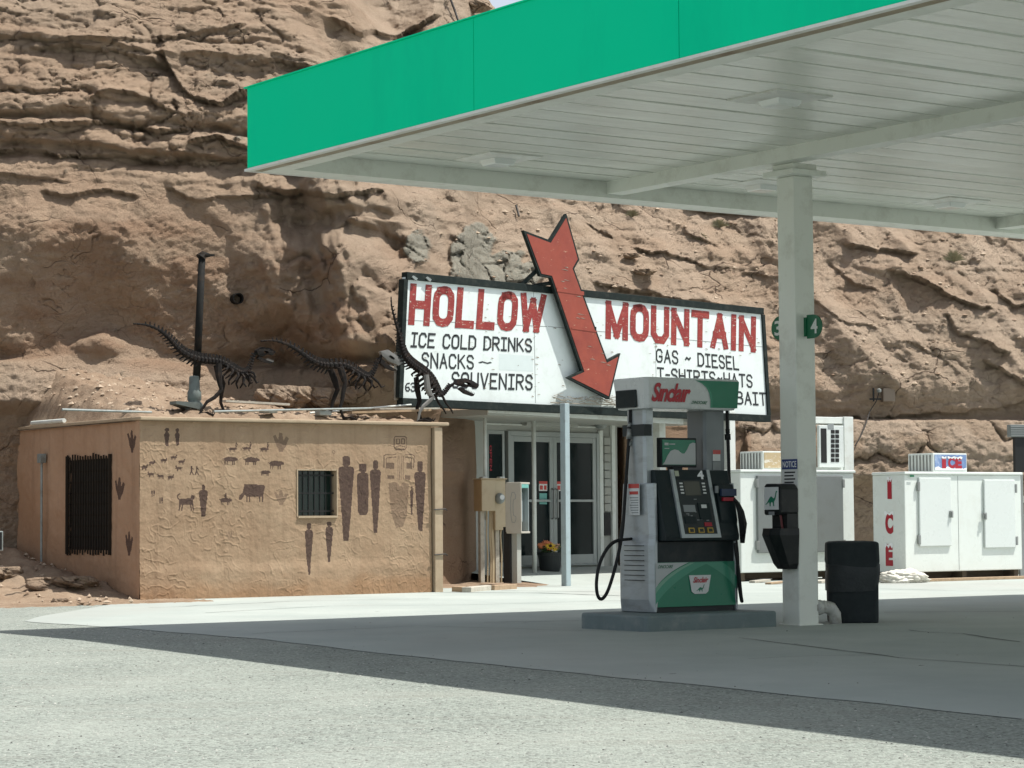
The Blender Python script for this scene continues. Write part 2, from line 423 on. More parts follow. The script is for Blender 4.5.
# ------------------------------------------------------------------ lettering
def text_verts(s, offset=0.0, shear=0.0, space=1.0):
    cu = bpy.data.curves.new('glyphs', 'FONT'); cu.body = s; cu.size = 1; cu.offset = offset
    cu.shear = shear; cu.space_character = space; cu.resolution_u = 4; cu.fill_mode = 'FRONT'; cu.dimensions = '2D'
    o = bpy.data.objects.new('glyphs', cu); COL.objects.link(o)
    dg = bpy.context.evaluated_depsgraph_get(); dg.update()
    e = o.evaluated_get(dg); me = e.to_mesh()
    vs = [(v.co.x, v.co.y) for v in me.vertices]; fs = [tuple(p.vertices) for p in me.polygons]
    e.to_mesh_clear(); bpy.data.objects.remove(o); bpy.data.curves.remove(cu)
    x0 = min(v[0] for v in vs); x1 = max(v[0] for v in vs); y0 = min(v[1] for v in vs); y1 = max(v[1] for v in vs)
    return [((x-x0)/(x1-x0), (y-y0)/(y1-y0)) for x, y in vs], fs
def text_on(mb, s, fn, mi=0, **kw):
    vs, fs = text_verts(s, **kw); mb.add([fn(u, v) for u, v in vs], fs, mi)

ST = {
'A': (.6, [[(0,0),(.3,1),(.6,0)],[(.1,.36),(.5,.36)]]),
'B': (.6, [[(0,0),(0,1),(.4,1),(.55,.88),(.55,.66),(.4,.54),(0,.54)],[(.36,.54),(.6,.4),(.6,.14),(.42,0),(0,0)]]),
'C': (.58, [[(.58,.8),(.45,1),(.15,1),(0,.82),(0,.18),(.15,0),(.45,0),(.58,.2)]]),
'D': (.6, [[(0,0),(0,1),(.36,1),(.6,.78),(.6,.22),(.36,0),(-.03,0)]]),
'E': (.55, [[(.55,1),(0,1),(0,0),(.55,0)],[(0,.52),(.42,.52)]]),
'G': (.6, [[(.58,.8),(.45,1),(.15,1),(0,.82),(0,.18),(.15,0),(.45,0),(.58,.18),(.58,.45),(.32,.45)]]),
'H': (.6, [[(0,0),(0,1)],[(.6,0),(.6,1)],[(0,.5),(.6,.5)]]),
'I': (.45, [[(0,1),(.45,1)],[(.225,1),(.225,0)],[(0,0),(.45,0)]]),
'i': (.1, [[(.05,1),(.05,0)]]),
'K': (.6, [[(0,0),(0,1)],[(.55,1),(0,.42)],[(.18,.58),(.6,0)]]),
'L': (.52, [[(0,1),(0,0),(.52,0)]]),
'M': (.75, [[(0,0),(0,1),(.375,.05),(.75,1),(.75,0)]]),
'N': (.6, [[(0,0),(0,1),(.6,0),(.6,1)]]),
'O': (.6, [[(.3,1),(.14,.97),(.02,.84),(0,.7),(0,.3),(.02,.16),(.14,.03),(.3,0),(.46,.03),(.58,.16),(.6,.3),(.6,.7),(.58,.84),(.46,.97),(.3,1),(.14,.97)]]),
'P': (.6, [[(0,0),(0,1),(.42,1),(.58,.87),(.58,.6),(.42,.46),(0,.46)]]),
'R': (.6, [[(0,0),(0,1),(.42,1),(.58,.87),(.58,.64),(.42,.5),(0,.5)],[(.25,.5),(.6,0)]]),
'S': (.55, [[(.55,.82),(.42,1),(.14,1),(0,.84),(0,.66),(.14,.53),(.42,.47),(.55,.34),(.55,.16),(.42,0),(.14,0),(0,.18)]]),
'T': (.6, [[(0,1),(.6,1)],[(.3,1),(.3,0)]]),
'U': (.6, [[(0,1),(0,.2),(.16,0),(.44,0),(.6,.2),(.6,1)]]),
'V': (.6, [[(0,1),(.3,0),(.6,1)]]),
'W': (.85, [[(0,1),(.2,0),(.425,.85),(.65,0),(.85,1)]]),
'-': (.35, [[(0,.48),(.35,.48)]]),
'~': (.5, [[(0,.42),(.12,.56),(.36,.42),(.5,.56)]]),
'6': (.5, [[(.45,.95),(.2,.9),(.02,.6),(0,.25),(.12,0),(.38,0),(.5,.2),(.4,.45),(.1,.42)]]),
'3': (.5, [[(0,.85),(.15,1),(.38,1),(.5,.8),(.38,.56),(.18,.54)],[(.3,.55),(.5,.38),(.46,.1),(.3,0),(.1,0),(0,.16)]]),
' ': (.35, []),
}
def strip(pts, w):
    """a brush stroke of even width along a polyline"""
    n = len(pts); L = []; Rr = []
    for i in range(n):
        p = Vector(pts[i])
        d0 = (Vector(pts[i]) - Vector(pts[i-1])).normalized() if i else None
        d1 = (Vector(pts[i+1]) - Vector(pts[i])).normalized() if i < n-1 else None
        if d0 is None: d0 = d1
        if d1 is None: d1 = d0
        nn = Vector((-d0.y-d1.y, d0.x+d1.x))
        nn = nn.normalized() if nn.length > 1e-4 else Vector((-d0.y, d0.x))
        k = nn.dot(Vector((-d0.y, d0.x))); k = max(k, .80)
        q = nn * (w/2/k)
        if i == 0: p = p - d0*w*.5*0
        L.append(p + q); Rr.append(p - q)
    return L, Rr
def brush_text(mb, s, fn, w=.12, gap=.22, mi=0, sx=1.0):
    """lettering made of brush strokes, laid in the unit square and mapped by fn(u, v, depth)"""
    tot = sum(ST[c][0]*sx + gap for c in s) - gap; x = 0.0; k = 0
    for c in s:
        wd, sts = ST[c]
        for pl in sts:
            full = [(x + p[0]*sx, w/2 + p[1]*(1-w)) for p in pl]
            runs = [[full[0]]]
            for i in range(1, len(full)):          # lift the brush at sharp corners
                runs[-1].append(full[i])
                if i < len(full)-1:
                    d0 = (Vector(full[i]) - Vector(full[i-1])).normalized(); d1 = (Vector(full[i+1]) - Vector(full[i])).normalized()
                    if d0.dot(d1) < .3: runs.append([full[i]])
            for pts in runs:
                a0, b0 = Vector(pts[0]), Vector(pts[-1])
                e0 = (a0 - Vector(pts[1])).normalized()*w*.5; e1 = (b0 - Vector(pts[-2])).normalized()*w*.5
                pts = [tuple(a0 + e0)] + pts[1:-1] + [tuple(b0 + e1)]
                L, Rr = strip(pts, w)
                vs = []; fs = []
                for a, b in zip(L, Rr):
                    vs.append(fn(a.x/tot, min(1, max(0, a.y)), k)); vs.append(fn(b.x/tot, min(1, max(0, b.y)), k))
                for i in range(len(L)-1): fs.append((2*i, 2*i+1, 2*i+3, 2*i+2))
                mb.add(vs, fs, mi); k = (k + 1) % 5
        x += wd*sx + gap
# ================================================================== light and sky
SUN_EL = 64.0; SUN_AZ = 91.5
w = bpy.data.worlds.new('World'); SC.world = w; w.use_nodes = True
nt = w.node_tree; bg = nt.nodes['Background']
sky = nt.nodes.new('ShaderNodeTexSky'); sky.sky_type = 'NISHITA'; sky.sun_disc = False
sky.sun_elevation = rad(SUN_EL); sky.sun_rotation = rad(SUN_AZ); sky.altitude = 1300; sky.dust_density = 4.0; sky.ozone_density = 1.0
hs_n = nt.nodes.new('ShaderNodeHueSaturation'); hs_n.inputs['Saturation'].default_value = .42
nt.links.new(sky.outputs[0], hs_n.inputs['Color'])
nt.links.new(hs_n.outputs['Color'], bg.inputs['Color']); bg.inputs['Strength'].default_value = 0.146
sd = bpy.data.lights.new('sun', 'SUN'); sd.energy = 4.8; sd.angle = rad(.5); sd.color = (1, .975, .915)
sun = bpy.data.objects.new('sun', sd); COL.objects.link(sun)
sv = Vector((math.sin(rad(SUN_AZ))*math.cos(rad(SUN_EL)), math.cos(rad(SUN_AZ))*math.cos(rad(SUN_EL)), math.sin(rad(SUN_EL))))
sun.rotation_euler = sv.to_track_quat('Z', 'Y').to_euler(); sun.location = (20, -10, 40)
vs_ = SC.view_settings; vs_.view_transform = 'Standard'; vs_.look = 'None'; vs_.gamma = 1; vs_.exposure = 0.33; vs_.use_curve_mapping = False

# ================================================================== ground
YB = 21.0
def gz(y): return -0.018*np.maximum(0, YB - y) if isinstance(y, np.ndarray) else -0.018*max(0.0, YB - y)
def ground_pt(px, py):
    p = onz(px, py, 0)
    for _ in range(12): p = onz(px, py, gz(p.y))
    return p
xs = np.concatenate([np.linspace(-400, -20, 12), np.arange(-19, 30, 1.0), np.linspace(31, 400, 12)])
ys = np.concatenate([np.linspace(-60, 0, 10), np.arange(1, 60, 1.0), np.linspace(62, 500, 14)])
X, Y = np.meshgrid(xs, ys)
Z = gz(np.maximum(Y, -5)) - .004
structure(grid_object('gravel_lot', X, Y, Z, M['gravel']))

# concrete pad: its slanting front edge measured on the ground
edge = [ground_pt(*p) for p in ((24, 621.5), (75, 624.5), (256, 638.5), (400, 655), (740, 689.5), (1024, 718.5))]
d = (edge[-1] - edge[-2]).normalized(); edge.append(edge[-1] + d*8)
ey = np.array([p.y for p in edge][::-1]); ex = np.array([p.x for p in edge][::-1])
ys = np.concatenate([np.arange(ey[0], 25.2, .2), np.arange(25.2, 48, .5)])
tipY = edge[0].y
rows = []
for y in ys:
    if y <= tipY: xl = np.interp(y, ey, ex) + .05*float(perlin(np.array(y*1.7), np.array(.3), 3)) 
    else: xl = np.interp(y, [tipY, tipY+1.2, tipY+4, 31.0, 48], [edge[0].x, edge[0].x-.1, -5.0, -4.9, -4.2])
    rows.append(np.linspace(xl, 45, 60)**1.0)
X = np.array(rows); Y = np.repeat(ys[:, None], 60, 1)
pad = grid_object('concrete_pad', X, Y, gz(Y) + .0, M['concrete']); structure(pad)

# joints and cracks in the pad: narrow dark strips just above it
mj = paint('joint filler', (.045,.048,.043), .9, var=.3)
def ground_strip(pts_px, wd, name, jitter=.0):
    pts = [ground_pt(*p) for p in pts_px]; out = []
    for a, b in zip(pts, pts[1:]):
        n = max(2, int((b-a).length/.25))
        for i in range(n): out.append(a.lerp(b, i/n))
    out.append(pts[-1])
    mb = MB(); vs = []; fs = []
    for i, p in enumerate(out):
        t = (out[min(i+1, len(out)-1)] - out[max(i-1, 0)]).normalized(); q = Vector((-t.y, t.x, 0))
        j = q*random.uniform(-jitter, jitter); ww = wd*random.uniform(.6, 1.2)
        vs += [p + j + q*ww/2 + Vector((0,0,.004)), p + j - q*ww/2 + Vector((0,0,.004))]
    for i in range(len(out)-1): fs.append((2*i, 2*i+1, 2*i+3, 2*i+2))
    mb.add(vs, fs); structure(mb.build(name, mj))
ground_strip([(484, 622.5), (579, 621)], .03, 'pavement_joint')
ground_strip([(884, 612.5), (1024, 611.5)], .03, 'pavement_joint')
ground_strip([(740, 638), (900, 658), (1024, 667)], .02, 'pavement_joint', .02)
ground_strip([(745, 659), (860, 655), (905, 655.5)], .012, 'pavement_crack', .05)
ground_strip([(905, 630.5), (960, 634), (1024, 642)], .022, 'pavement_crack', .05)
ground_strip([(250, 634), (420, 626), (579, 631)], .014, 'pavement_crack', .05)
ground_strip([(440, 592.5), (540, 593), (620, 596)], .05, 'pavement_crack', .03)
ground_strip([(500, 590.5), (600, 592)], .04, 'pavement_crack', .03)

ground_strip([(150, 608), (290, 601.5), (430, 599)], .022, 'pavement_crack', .06)
ground_strip([(205, 613), (330, 606), (470, 605), (640, 600)], .02, 'pavement_joint', .01)
ground_strip([(880, 589), (960, 591), (1024, 590)], .03, 'pavement_joint', .01)
# pebbles on the gravel: too many to count
mb = MB(); rng = random.Random(5)
oct_ = [(1,0,0),(0,1,0),(-1,0,0),(0,-1,0),(0,0,.8),(0,0,-.4)]
of = [(0,1,4),(1,2,4),(2,3,4),(3,0,4),(1,0,5),(2,1,5),(3,2,5),(0,3,5)]
for i in range(9000):
    y = 9.5 + 15*rng.random()**1.5; x = rng.uniform(-.23, .23)*y
    on_pad = x > np.interp(y, ey, ex)
    if on_pad and rng.random() > (.5 if x - np.interp(y, ey, ex) < .28*rng.random() + .05 else .035): continue
    r = rng.choice((.003, .0035, .004, .005, .008)) * (1 + .03*(y - 9)) * (.8 if on_pad else 1)
    a = rng.random()*6.28; sx, sy = rng.uniform(.7, 1.4), rng.uniform(.6, 1.1)
    z = gz(y) + (.003 if on_pad else -.004)
    vs = [(x + r*(p[0]*sx*math.cos(a) - p[1]*sy*math.sin(a)), y + r*(p[0]*sx*math.sin(a) + p[1]*sy*math.cos(a)), z + r*p[2]*.8) for p in oct_]
    mb.add(vs, of, rng.choice((0,0,0,0,1,1,2)))
o = mb.build('pebbles', [paint('pale pebble', (.40,.40,.36), .9, var=.4, vs=3), paint('grey pebble', (.20,.20,.18), .9), paint('dark pebble', (.06,.06,.055), .9)], recalc=False)
tag(o, 'loose pebbles scattered over the pale gravel in front of the canopy', 'pebbles', kind='stuff')

# ================================================================== frames of the big things
A0 = onz(250, 171.5, 4.35)                        # far left lower corner of the canopy
FC = Frame((A0.x, A0.y, 0), 35)
C0 = onz(139.5, 600.5, 0)                         # front left corner of the adobe
FA = Frame((C0.x, C0.y, 0), 35)
AW = FA.hy(431, 500)[0]; AH = FA.hy(138.5, 420.5)[1]; AD = 3.9
P_l = at(400, 400, 35.0); P_r = at(769, 417, 41.3)
SDEG = math.degrees(math.atan2(P_r.y - P_l.y, P_r.x - P_l.x))
FS = Frame((P_l.x, P_l.y, 0), SDEG)               # billboard plane
q = at(550, 500, 40.0)
FD = Frame((q.x, q.y, 0), SDEG)                   # shop front plane
print('adobe', C0, AW, AH, 'canopy', A0, 'sign', P_l, P_r, SDEG)

# ================================================================== cliff
def prof(h, pts):
    hh = [p[0] for p in pts]; rr = [p[1] for p in pts]; return np.interp(h, hh, rr)
xs = np.concatenate([np.linspace(-40, -9.2, 40), np.arange(-9.0, 12.6, .028), np.linspace(12.7, 50, 60)])
hs = np.concatenate([np.arange(-.3, 11.4, .027), np.linspace(11.5, 17, 26)])
X, H = np.meshgrid(xs, hs)
yb = np.interp(X, [-40,-12,-7,-5,-3.35,-2.2,-1.35,-.75,-.5,1.75,1.95,4.5,7,12,30,50], [30,33.0,35.1,36.3,37.4,37.2,37.0,37.8,39.2,41.6,41.9,43.4,43.9,45.0,47,49])
# sharp convex layers on the left (height, outward reach), read from the top down
Lp = [(-60,-.9),(0,-.42),(14,-.2),(31,-.24),(33,-.10),(45,.10),(48,-.04),(64,-.03),(67,.03),(82,.2),(97,.38),(110,.5),(121,.46),(126,.16),(130,.42),(136,.54),(149,.56),(152,.24),(164,.3),(168,.42),(174,.56),(190,.66),(205,.74),(232,.84),(254,.90),(268,.87),(290,.74),(320,.58),(352,.42),(362,.48),(368,.78),(385,1.1),(408,1.3),(420,1.0),(470,.72),(600,.78)]
h_of = lambda py: 1.04 + (519 - py)/2400*36.4
Lpts = sorted((h_of(p), o) for p, o in Lp)
pxg = 512 + X/np.maximum(yb, 1)*2400
warp = fbm(X*.35, H*.5, 4, .55, 21)*.20 + fbm(X*1.4, H*1.1, 3, .5, 22)*.03
hw = H + warp*sstep(3.2, 4.4, H)
lip = np.interp(pxg, [-200,0,30,50,85,110,140,200,260,276,300,345,400], [300,300,290,264,246,238,252,284,304,288,318,335,345])
hw = hw + (lip - 262)/2400*36.4*sstep(h_of(372), h_of(345), H)*(1 - sstep(h_of(225), h_of(190), H))
outL = prof(hw, Lpts)
amp = 1 + .35*fbm(X*.3, H*.25, 3, .5, 31)
RL = -outL*amp + .10*np.maximum(0, H - 5.2) + .30*np.maximum(0, H - 9.2)
# right side: blocks at the foot, then a slope going back
Rpts = [(-.5,0),(1.55,.05),(1.75,-.25),(2.35,-.05),(2.72,.20),(2.84,.40),(2.98,.34),(3.3,.36),(4.2,.72),(5.0,1.35),(7,3.0),(9,4.7),(12,7.6),(17,12)]
dip = .30*X
wst = hw + dip
u = wst/.62 + fbm(X*.45, H*.6, 4, .5, 41)*1.1
fr = u - np.floor(u)
ter = (sstep(.0, .8, fr) - fr)
h_eff = np.where(H > 3.0, H + ter*.62*.30*sstep(3.2, 4.2, H), H)
RR = prof(h_eff + .5*warp*(H > 3), Rpts)
# rolling spurs on the right, running down to the right
RR = RR - .42*ridged((X + .55*H)*.42, (H - .3*X)*.18, 3, .5, 51)*sstep(2.9, 3.6, H)*.6
wx = -1.75 - .22*np.maximum(0, H - 5)
wL = 1 - sstep(wx - .9, wx + .9, X + .35*fbm(X*.8, H*.8, 3, .5, 61))
R_ = RL*wL + RR*(1 - wL)
# buttress between the massive wall and the slope
R_ -= .75*np.exp(-((X + 2.0 + .10*(H-4))/.75)**2)*sstep(2.3, 3.2, H)*(1 - sstep(5.4, 7.0, H))
R_ -= .45*np.exp(-((X + 3.55)/.42)**2 - ((H - 4.7)/.75)**2)
# alcove scooped out of the massive wall
ax = (X + 6.3)/1.7; ah = (H - 4.35)/.72
R_ += .12*np.exp(-(ax**2 + ah**2)**1.5)
# deep wandering of the shade line across the massive wall, and spurs beside the slope
low = sstep(3.0, 3.8, H)*(1 - sstep(6.0, 6.8, H))*wL
R_ -= low*(.14*fbm(X*.55 + 2, H*.45, 3, .5, 301) + .10*np.clip(ridged(X*.8 + .5*H, H*.3, 2, .5, 303) - .55, 0, 1))
sp = np.exp(-((X + 2.55)/1.25)**2)*sstep(2.6, 3.6, H)*(1 - sstep(6.2, 7.4, H))
R_ -= sp*(.42*fbm((X + .22*H)*1.15, H*.5, 4, .55, 305) + .28)
# ledges and hollows read along the rock: sharp lip above, hollow below
PXg = 512 + X/(yb + R_)*2400; PYg = 517 - .0073*(PXg - 512) - (H - 1.04)/(yb + R_)*2400
jit = 4.0*fbm(X*1.6, H*1.6, 4, .6, 311)
jam = 1 + .6*fbm(X*1.1, H*1.1, 3, .5, 313)
def ledge(pts, up, uw, dn, dw, soft=6):
    global R_
    xs_, ys_ = [p[0] for p in pts], [p[1] for p in pts]
    d_ = PYg - np.interp(PXg, xs_, ys_) - jit*min(1, uw/14)
    wt = sstep(xs_[0] - soft, xs_[0] + soft, PXg)*(1 - sstep(xs_[-1] - soft, xs_[-1] + soft, PXg))*jam
    if xs_[0] > 560: up, dn = up*.42, dn*.38
    else: up, dn = up*.62, dn*.58
    R_ = R_ + wt*np.where(d_ > 0, dn*np.exp(-np.maximum(d_, 0)/dw), -up*np.exp(np.minimum(d_, 0)/uw))
for a_ in (([(20,33),(60,40),(110,37),(150,40),(200,31),(245,22)], .16, 9, .10, 7), ([(33,46),(80,45),(130,53),(165,62)], .22, 9, .18, 13),
           ([(0,88),(40,90),(78,86)], .10, 10, .08, 7), ([(-10,122),(50,126),(100,121),(150,128),(190,131)], .28, 14, .26, 7), ([(86,100),(100,92),(125,90),(150,98),(190,118)], .20, 10, .05, 5),
           ([(-10,152),(45,150),(60,156),(120,155),(165,161),(192,152)], .16, 8, .30, 9), ([(164,50),(176,74),(190,95),(222,106),(255,90)], .34, 16, .20, 18), ([(190,142),(220,137),(256,150)], .22, 8, .2, 8),
           ([(-10,172),(30,176),(70,180)], .12, 8, .1, 6), ([(42,190),(70,194),(105,188),(135,196)], .14, 8, .22, 18), ([(168,188),(200,200),(250,196),(300,192)], .20, 10, .12, 12),
           
           ([(250,66),(280,58),(320,68),(352,60)], .25, 10, .22, 12), ([(335,14),(362,30),(398,34),(440,12)], .25, 12, .28, 12), ([(262,96),(300,84),(330,88)], .2, 8, .16, 8), ([(400,62),(440,46),(480,40)], .2, 9, .2, 9), ([(258,186),(330,196),(384,190)], .22, 10, .20, 12),
           ([(690,207),(725,213),(800,208)], .25, 8, .45, 5), ([(588,222),(600,230),(614,238)], .14, 6, .22, 7), ([(636,249),(665,250),(692,262),(708,268)], .18, 9, .30, 9), ([(596,282),(640,290),(690,301),(730,306)], .22, 10, .28, 8),
           ([(690,232),(706,240),(722,248)], .12, 6, .2, 6), ([(745,272),(770,276),(800,276)], .15, 8, .16, 7), ([(850,243),(880,249),(918,254)], .36, 10, .30, 9), ([(830,262),(856,284),(880,290)], .10, 8, .22, 12), ([(893,268),(930,284),(962,300),(990,312)], .36, 14, .30, 10),
           ([(948,316),(960,334),(985,340),(1008,352)], .30, 10, .26, 12), ([(985,360),(1010,376),(1060,410)], .34, 12, .30, 14), ([(995,290),(1015,305),(1050,302)], .24, 10, .24, 8), ([(800,292),(840,318),(880,330)], .12, 12, .10, 10),
           ([(770,336),(800,350),(840,360)], .07, 14, .06, 12), ([(900,340),(930,352),(960,372)], .07, 14, .06, 10), ([(850,330),(884,342),(915,366)], .06, 14, .06, 10), ([(848,416),(900,418),(960,412),(1050,398)], .16, 12, .26, 5)):
    ledge(*a_)
# fracture blocks
f1, f2, cid = voro(X*.75 + .5*fbm(X, H, 3, .5, 71), H*1.9 + .5*fbm(X, H, 3, .5, 72), 73)
rough = .22 + .78*sstep(5.8, 6.6, H)*wL + .25*(1 - wL)
pil = np.sqrt(np.clip(f2 - f1, 0, .5)*2)
R_ += ((cid - .5)*.12 - .13*pil)*rough*sstep(2.6, 3.2, H)
f1, f2, cid = voro(X*1.15 + 4 + .55*fbm(X*1.3, H*1.3, 3, .5, 371), H*1.25 + .5*fbm(X*1.3, H*1.3, 3, .5, 372), 373)
R_ -= .16*np.sqrt(np.clip(f2 - f1, 0, .5)*2)*np.clip(sp*1.4, 0, 1)
f1, f2, cid = voro(X*1.9 + .5*fbm(X*2, H*2, 3, .55, 76), H*5.2 + .5*fbm(X*2, H*2, 3, .55, 77), 78)
R_ += ((cid - .5)*.04 - .06*np.sqrt(np.clip(f2 - f1, 0, .5)*2))*rough*(.35 + .65*wL) + .04*np.exp(-((f2 - f1)/.05)**2)*rough*sstep(-.1, .3, fbm(X*.9, H*.9, 2, .5, 79))
# thin bedding on the upper left and hackly break-up everywhere
bed = fbm(X*.45, hw*9, 4, .55, 81)
R_ += .022*bed*wL*sstep(5.6, 6.4, H) + .012*bed
patch = sstep(-.15, .4, fbm(X*.55 + 3, H*.55, 3, .5, 91))
R_ -= ridged(X*1.0, H*1.3, 6, .55, 95)*(.010 + .008*(1 - wL) + .010*patch)
R_ -= fbm(X*5.5 + H*1.5, H*7.5 - X*1.5, 5, .66, 97)*(.012 + .004*(1 - wL) + .015*patch*(.4 + .6*wL))
R_ -= fbm(X*13 + H*4, H*17 - X*4, 4, .75, 99)*.013*(.7 + .5*patch)
# foot blocks on the right
fb = (X > 3.6)*sstep(1.3, 1.7, H)*(1 - sstep(2.74, 2.82, H))
f1, f2, cid = voro(X*.55 + 11 + .25*fbm(X*1.2, H*1.2, 3, .6, 104), H*.8 + .4 + .2*fbm(X*1.2, H*1.2, 3, .6, 105), 103)
R_ += fb*((cid - .6)*.26 + .05*np.exp(-((f2 - f1)/.03)**2) - .13*np.sqrt(np.clip(f2 - f1, 0, .5)*2) - .035*ridged(X*1.6, H*2.2, 4, .6, 106))
# the mouth behind the shop front stays open
mouth = sstep(-.62, -.5, X)*(1 - sstep(1.85, 1.95, X))*(1 - sstep(2.62, 2.75, H))
R_ += 1.6*mouth
# under the porch: plastered smooth rock
R_ = np.where((X > 1.9) & (X < 4.2) & (H < 2.6), .3*R_ + .1, R_)
# buttress beside the door leans out
R_ -= .55*np.exp(-((X + 1.15)/.42)**2)*(1 - sstep(1.7, 2.6, H))
# ridge line against the sky
htop = np.interp(X, [-40,-6,-2.2,-1.2,-.2,.45,1.4,3,8,50], [13,14,13.2,12.0,10.75,10.25,10.0,10.4,10.8,11]) + .25*fbm(X*.9, X*0, 3, .5, 111)
over = np.maximum(0, H - htop)
Z = np.where(over > 0, htop - .1*over, H)
Yc = yb + R_ + over*3.5
# masks
PX = 512 + X/Yc*2400; PY = 517 - .0073*(PX - 512) - (Z - 1.04)/Yc*2400
def blob(cx, cy, rx, ry): return np.exp(-(((PX - cx)/rx)**2 + ((PY - cy)/ry)**2)**2)
cem = np.maximum.reduce([blob(474, 258, 24, 36), blob(505, 268, 26, 20), blob(418, 247, 14, 17)*.9, blob(530, 275, 14, 16)])
cem = sstep(.35, .6, cem + .35*fbm(X*3, H*3, 4, .6, 121))
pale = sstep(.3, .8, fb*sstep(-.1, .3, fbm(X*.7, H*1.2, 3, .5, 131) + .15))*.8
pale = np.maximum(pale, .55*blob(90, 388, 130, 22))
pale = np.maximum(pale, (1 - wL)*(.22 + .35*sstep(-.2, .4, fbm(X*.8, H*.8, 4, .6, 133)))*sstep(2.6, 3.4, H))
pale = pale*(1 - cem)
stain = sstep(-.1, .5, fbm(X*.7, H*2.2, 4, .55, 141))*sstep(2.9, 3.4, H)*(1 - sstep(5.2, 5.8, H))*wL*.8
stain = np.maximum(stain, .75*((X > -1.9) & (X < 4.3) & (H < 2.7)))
f1, f2, cid = voro(X*2.4 + .2*fbm(X*3, H*3, 2, .5, 152), H*2.6, 153)
Yc = Yc - cem*(.12 + .10*cid - .10*np.exp(-((f2 - f1)/.06)**2))
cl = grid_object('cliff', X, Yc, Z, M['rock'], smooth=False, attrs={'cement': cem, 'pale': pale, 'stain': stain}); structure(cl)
def cliff_y(x, h):
    i = int(np.abs(xs - x).argmin()); j = int(np.abs(hs - h).argmin()); return float(Yc[j, i])
def on_cliff(px, py):
    """walk the line of sight until it meets the rock"""
    d_ = ray(px, py); t = 30.0
    while t < 60:
        p = CAM + d_*(t/d_.y)
        if p.y >= cliff_y(p.x, p.z): return p
        t += .02
    return CAM + d_*(45/d_.y)

# earth heaped on the adobe roof and against its left side
xa = np.arange(-.05, AW + .1, .035); ya = np.arange(.12, AD + 1.0, .035)
X, Y = np.meshgrid(xa, ya)
Z = AH + .06 + sstep(0, .25, Y)*.03 + .235*np.maximum(0, Y - .2)*np.interp(X, [0, .5, 1.5, 2.8, AW], [.25, .9, .9, .55, .12]) + .05*fbm(X*2, Y*2, 5, .6, 161) + .02*fbm(X*9, Y*9, 3, .6, 163)
f1, f2, cid = voro(X*3.4, Y*3.4, 165); Z += .09*np.clip(.42 - f1, 0, 1)*(cid > .6)
tp_ = sstep(-.05, .22, X)*sstep(.12, .3, Y); Z = (AH - .01) + (Z - AH + .01)*tp_
mound_xyz = (X, Y, Z)
structure(grid_object('earth_mound', X, Y, Z, M['dirt'], frame=FA))
xa = np.arange(-9, .6, .05); ya = np.arange(-2.2, 6.0, .05)
X, Y = np.meshgrid(xa, ya)
q = Y + .18*fbm(X*.7, Y*.7, 3, .5, 171) - .05
Z = np.interp(q, [0,.35,.8,2.2,3,4,6.5], [0,.04,.17,.40,.50,.72,1.4])*np.interp(X, [-9,-4,-1.2,-.3], [.5,.5,.6,1])*sstep(.8, -.3, X) + .012 + .055*fbm(X*1.6, Y*1.6, 5, .6, 173)*sstep(-.2, 1.0, Y)*sstep(.3, -.2, X) + .014*fbm(X*8, Y*8, 3, .6, 175)
Z -= .06*sstep(-.7, -1.8, Y)
f1, f2, cid = voro(X*2.6, Y*2.6, 177); Z += .14*np.clip(.4 - f1, 0, 1)*(cid > .7)*sstep(.1, .9, Y)
Z = np.where((X > 0.05) & (Y > -.02), -.3, Z)
structure(grid_object('dirt_slope', X, Y, Z, M['dirt'], frame=FA))
# dirt patch between the adobe and the shop door
FM = Frame((0, 0, 0), 0)
p0 = onz(438, 594, 0)
X, Y = np.meshgrid(np.arange(-1.4, 1.1, .04), np.arange(33.4, 38.2, .06))
m = fbm(X*1.2, Y*1.2, 4, .6, 181)
back = sstep(34.6, 36.3, Y - .55*(X+1.2)*0 + .25*m)
lim = sstep(.85, .2, X + .3*m)
Z = -.05 + .075*back*lim + .02*m
structure(grid_object('dirt_patch', X, Y, Z, M['dirt']))

# ================================================================== adobe building
ad = thing('adobe_building', 'low tan adobe building painted with dark rock art figures and animals', 'building', FA)
def in_poly(px, pz, poly):
    r = np.zeros(px.shape, bool); n = len(poly)
    for i in range(n):
        x0, z0 = poly[i]; x1, z1 = poly[(i+1) % n]
        if z0 == z1: continue
        c = ((z0 > pz) != (z1 > pz)) & (px < (x1-x0)*(pz-z0)/(z1-z0) + x0)
        r ^= c
    return r
nx, nz = 560, 300
gx, gz_ = np.meshgrid(np.linspace(0, AW, nx), np.linspace(-.05, AH, nz))
paintv = np.zeros(gx.shape); darkv = np.ones(gx.shape)
def P2(pts): return [FA.hy(x, y) for x, y in pts]
def fill(pts, val=1.0, dk=None):
    k = in_poly(gx, gz_, P2(pts)); paintv[k] = val
    if dk is not None: darkv[k] = dk
def line(pts, wd=1.0, dk=None):
    for a, b in zip(pts, pts[1:]):
        dx, dy = b[0]-a[0], b[1]-a[1]; l = math.hypot(dx, dy) or 1; nx_, ny_ = -dy/l*wd/2, dx/l*wd/2
        fill([(a[0]+nx_, a[1]+ny_), (b[0]+nx_, b[1]+ny_), (b[0]-nx_, b[1]-ny_), (a[0]-nx_, a[1]-ny_)], 1, dk)
def ell(cx, cy, rx, ry, dk=None): fill([(cx+rx*math.cos(i*.5236), cy+ry*math.sin(i*.5236)) for i in range(12)], 1, dk)
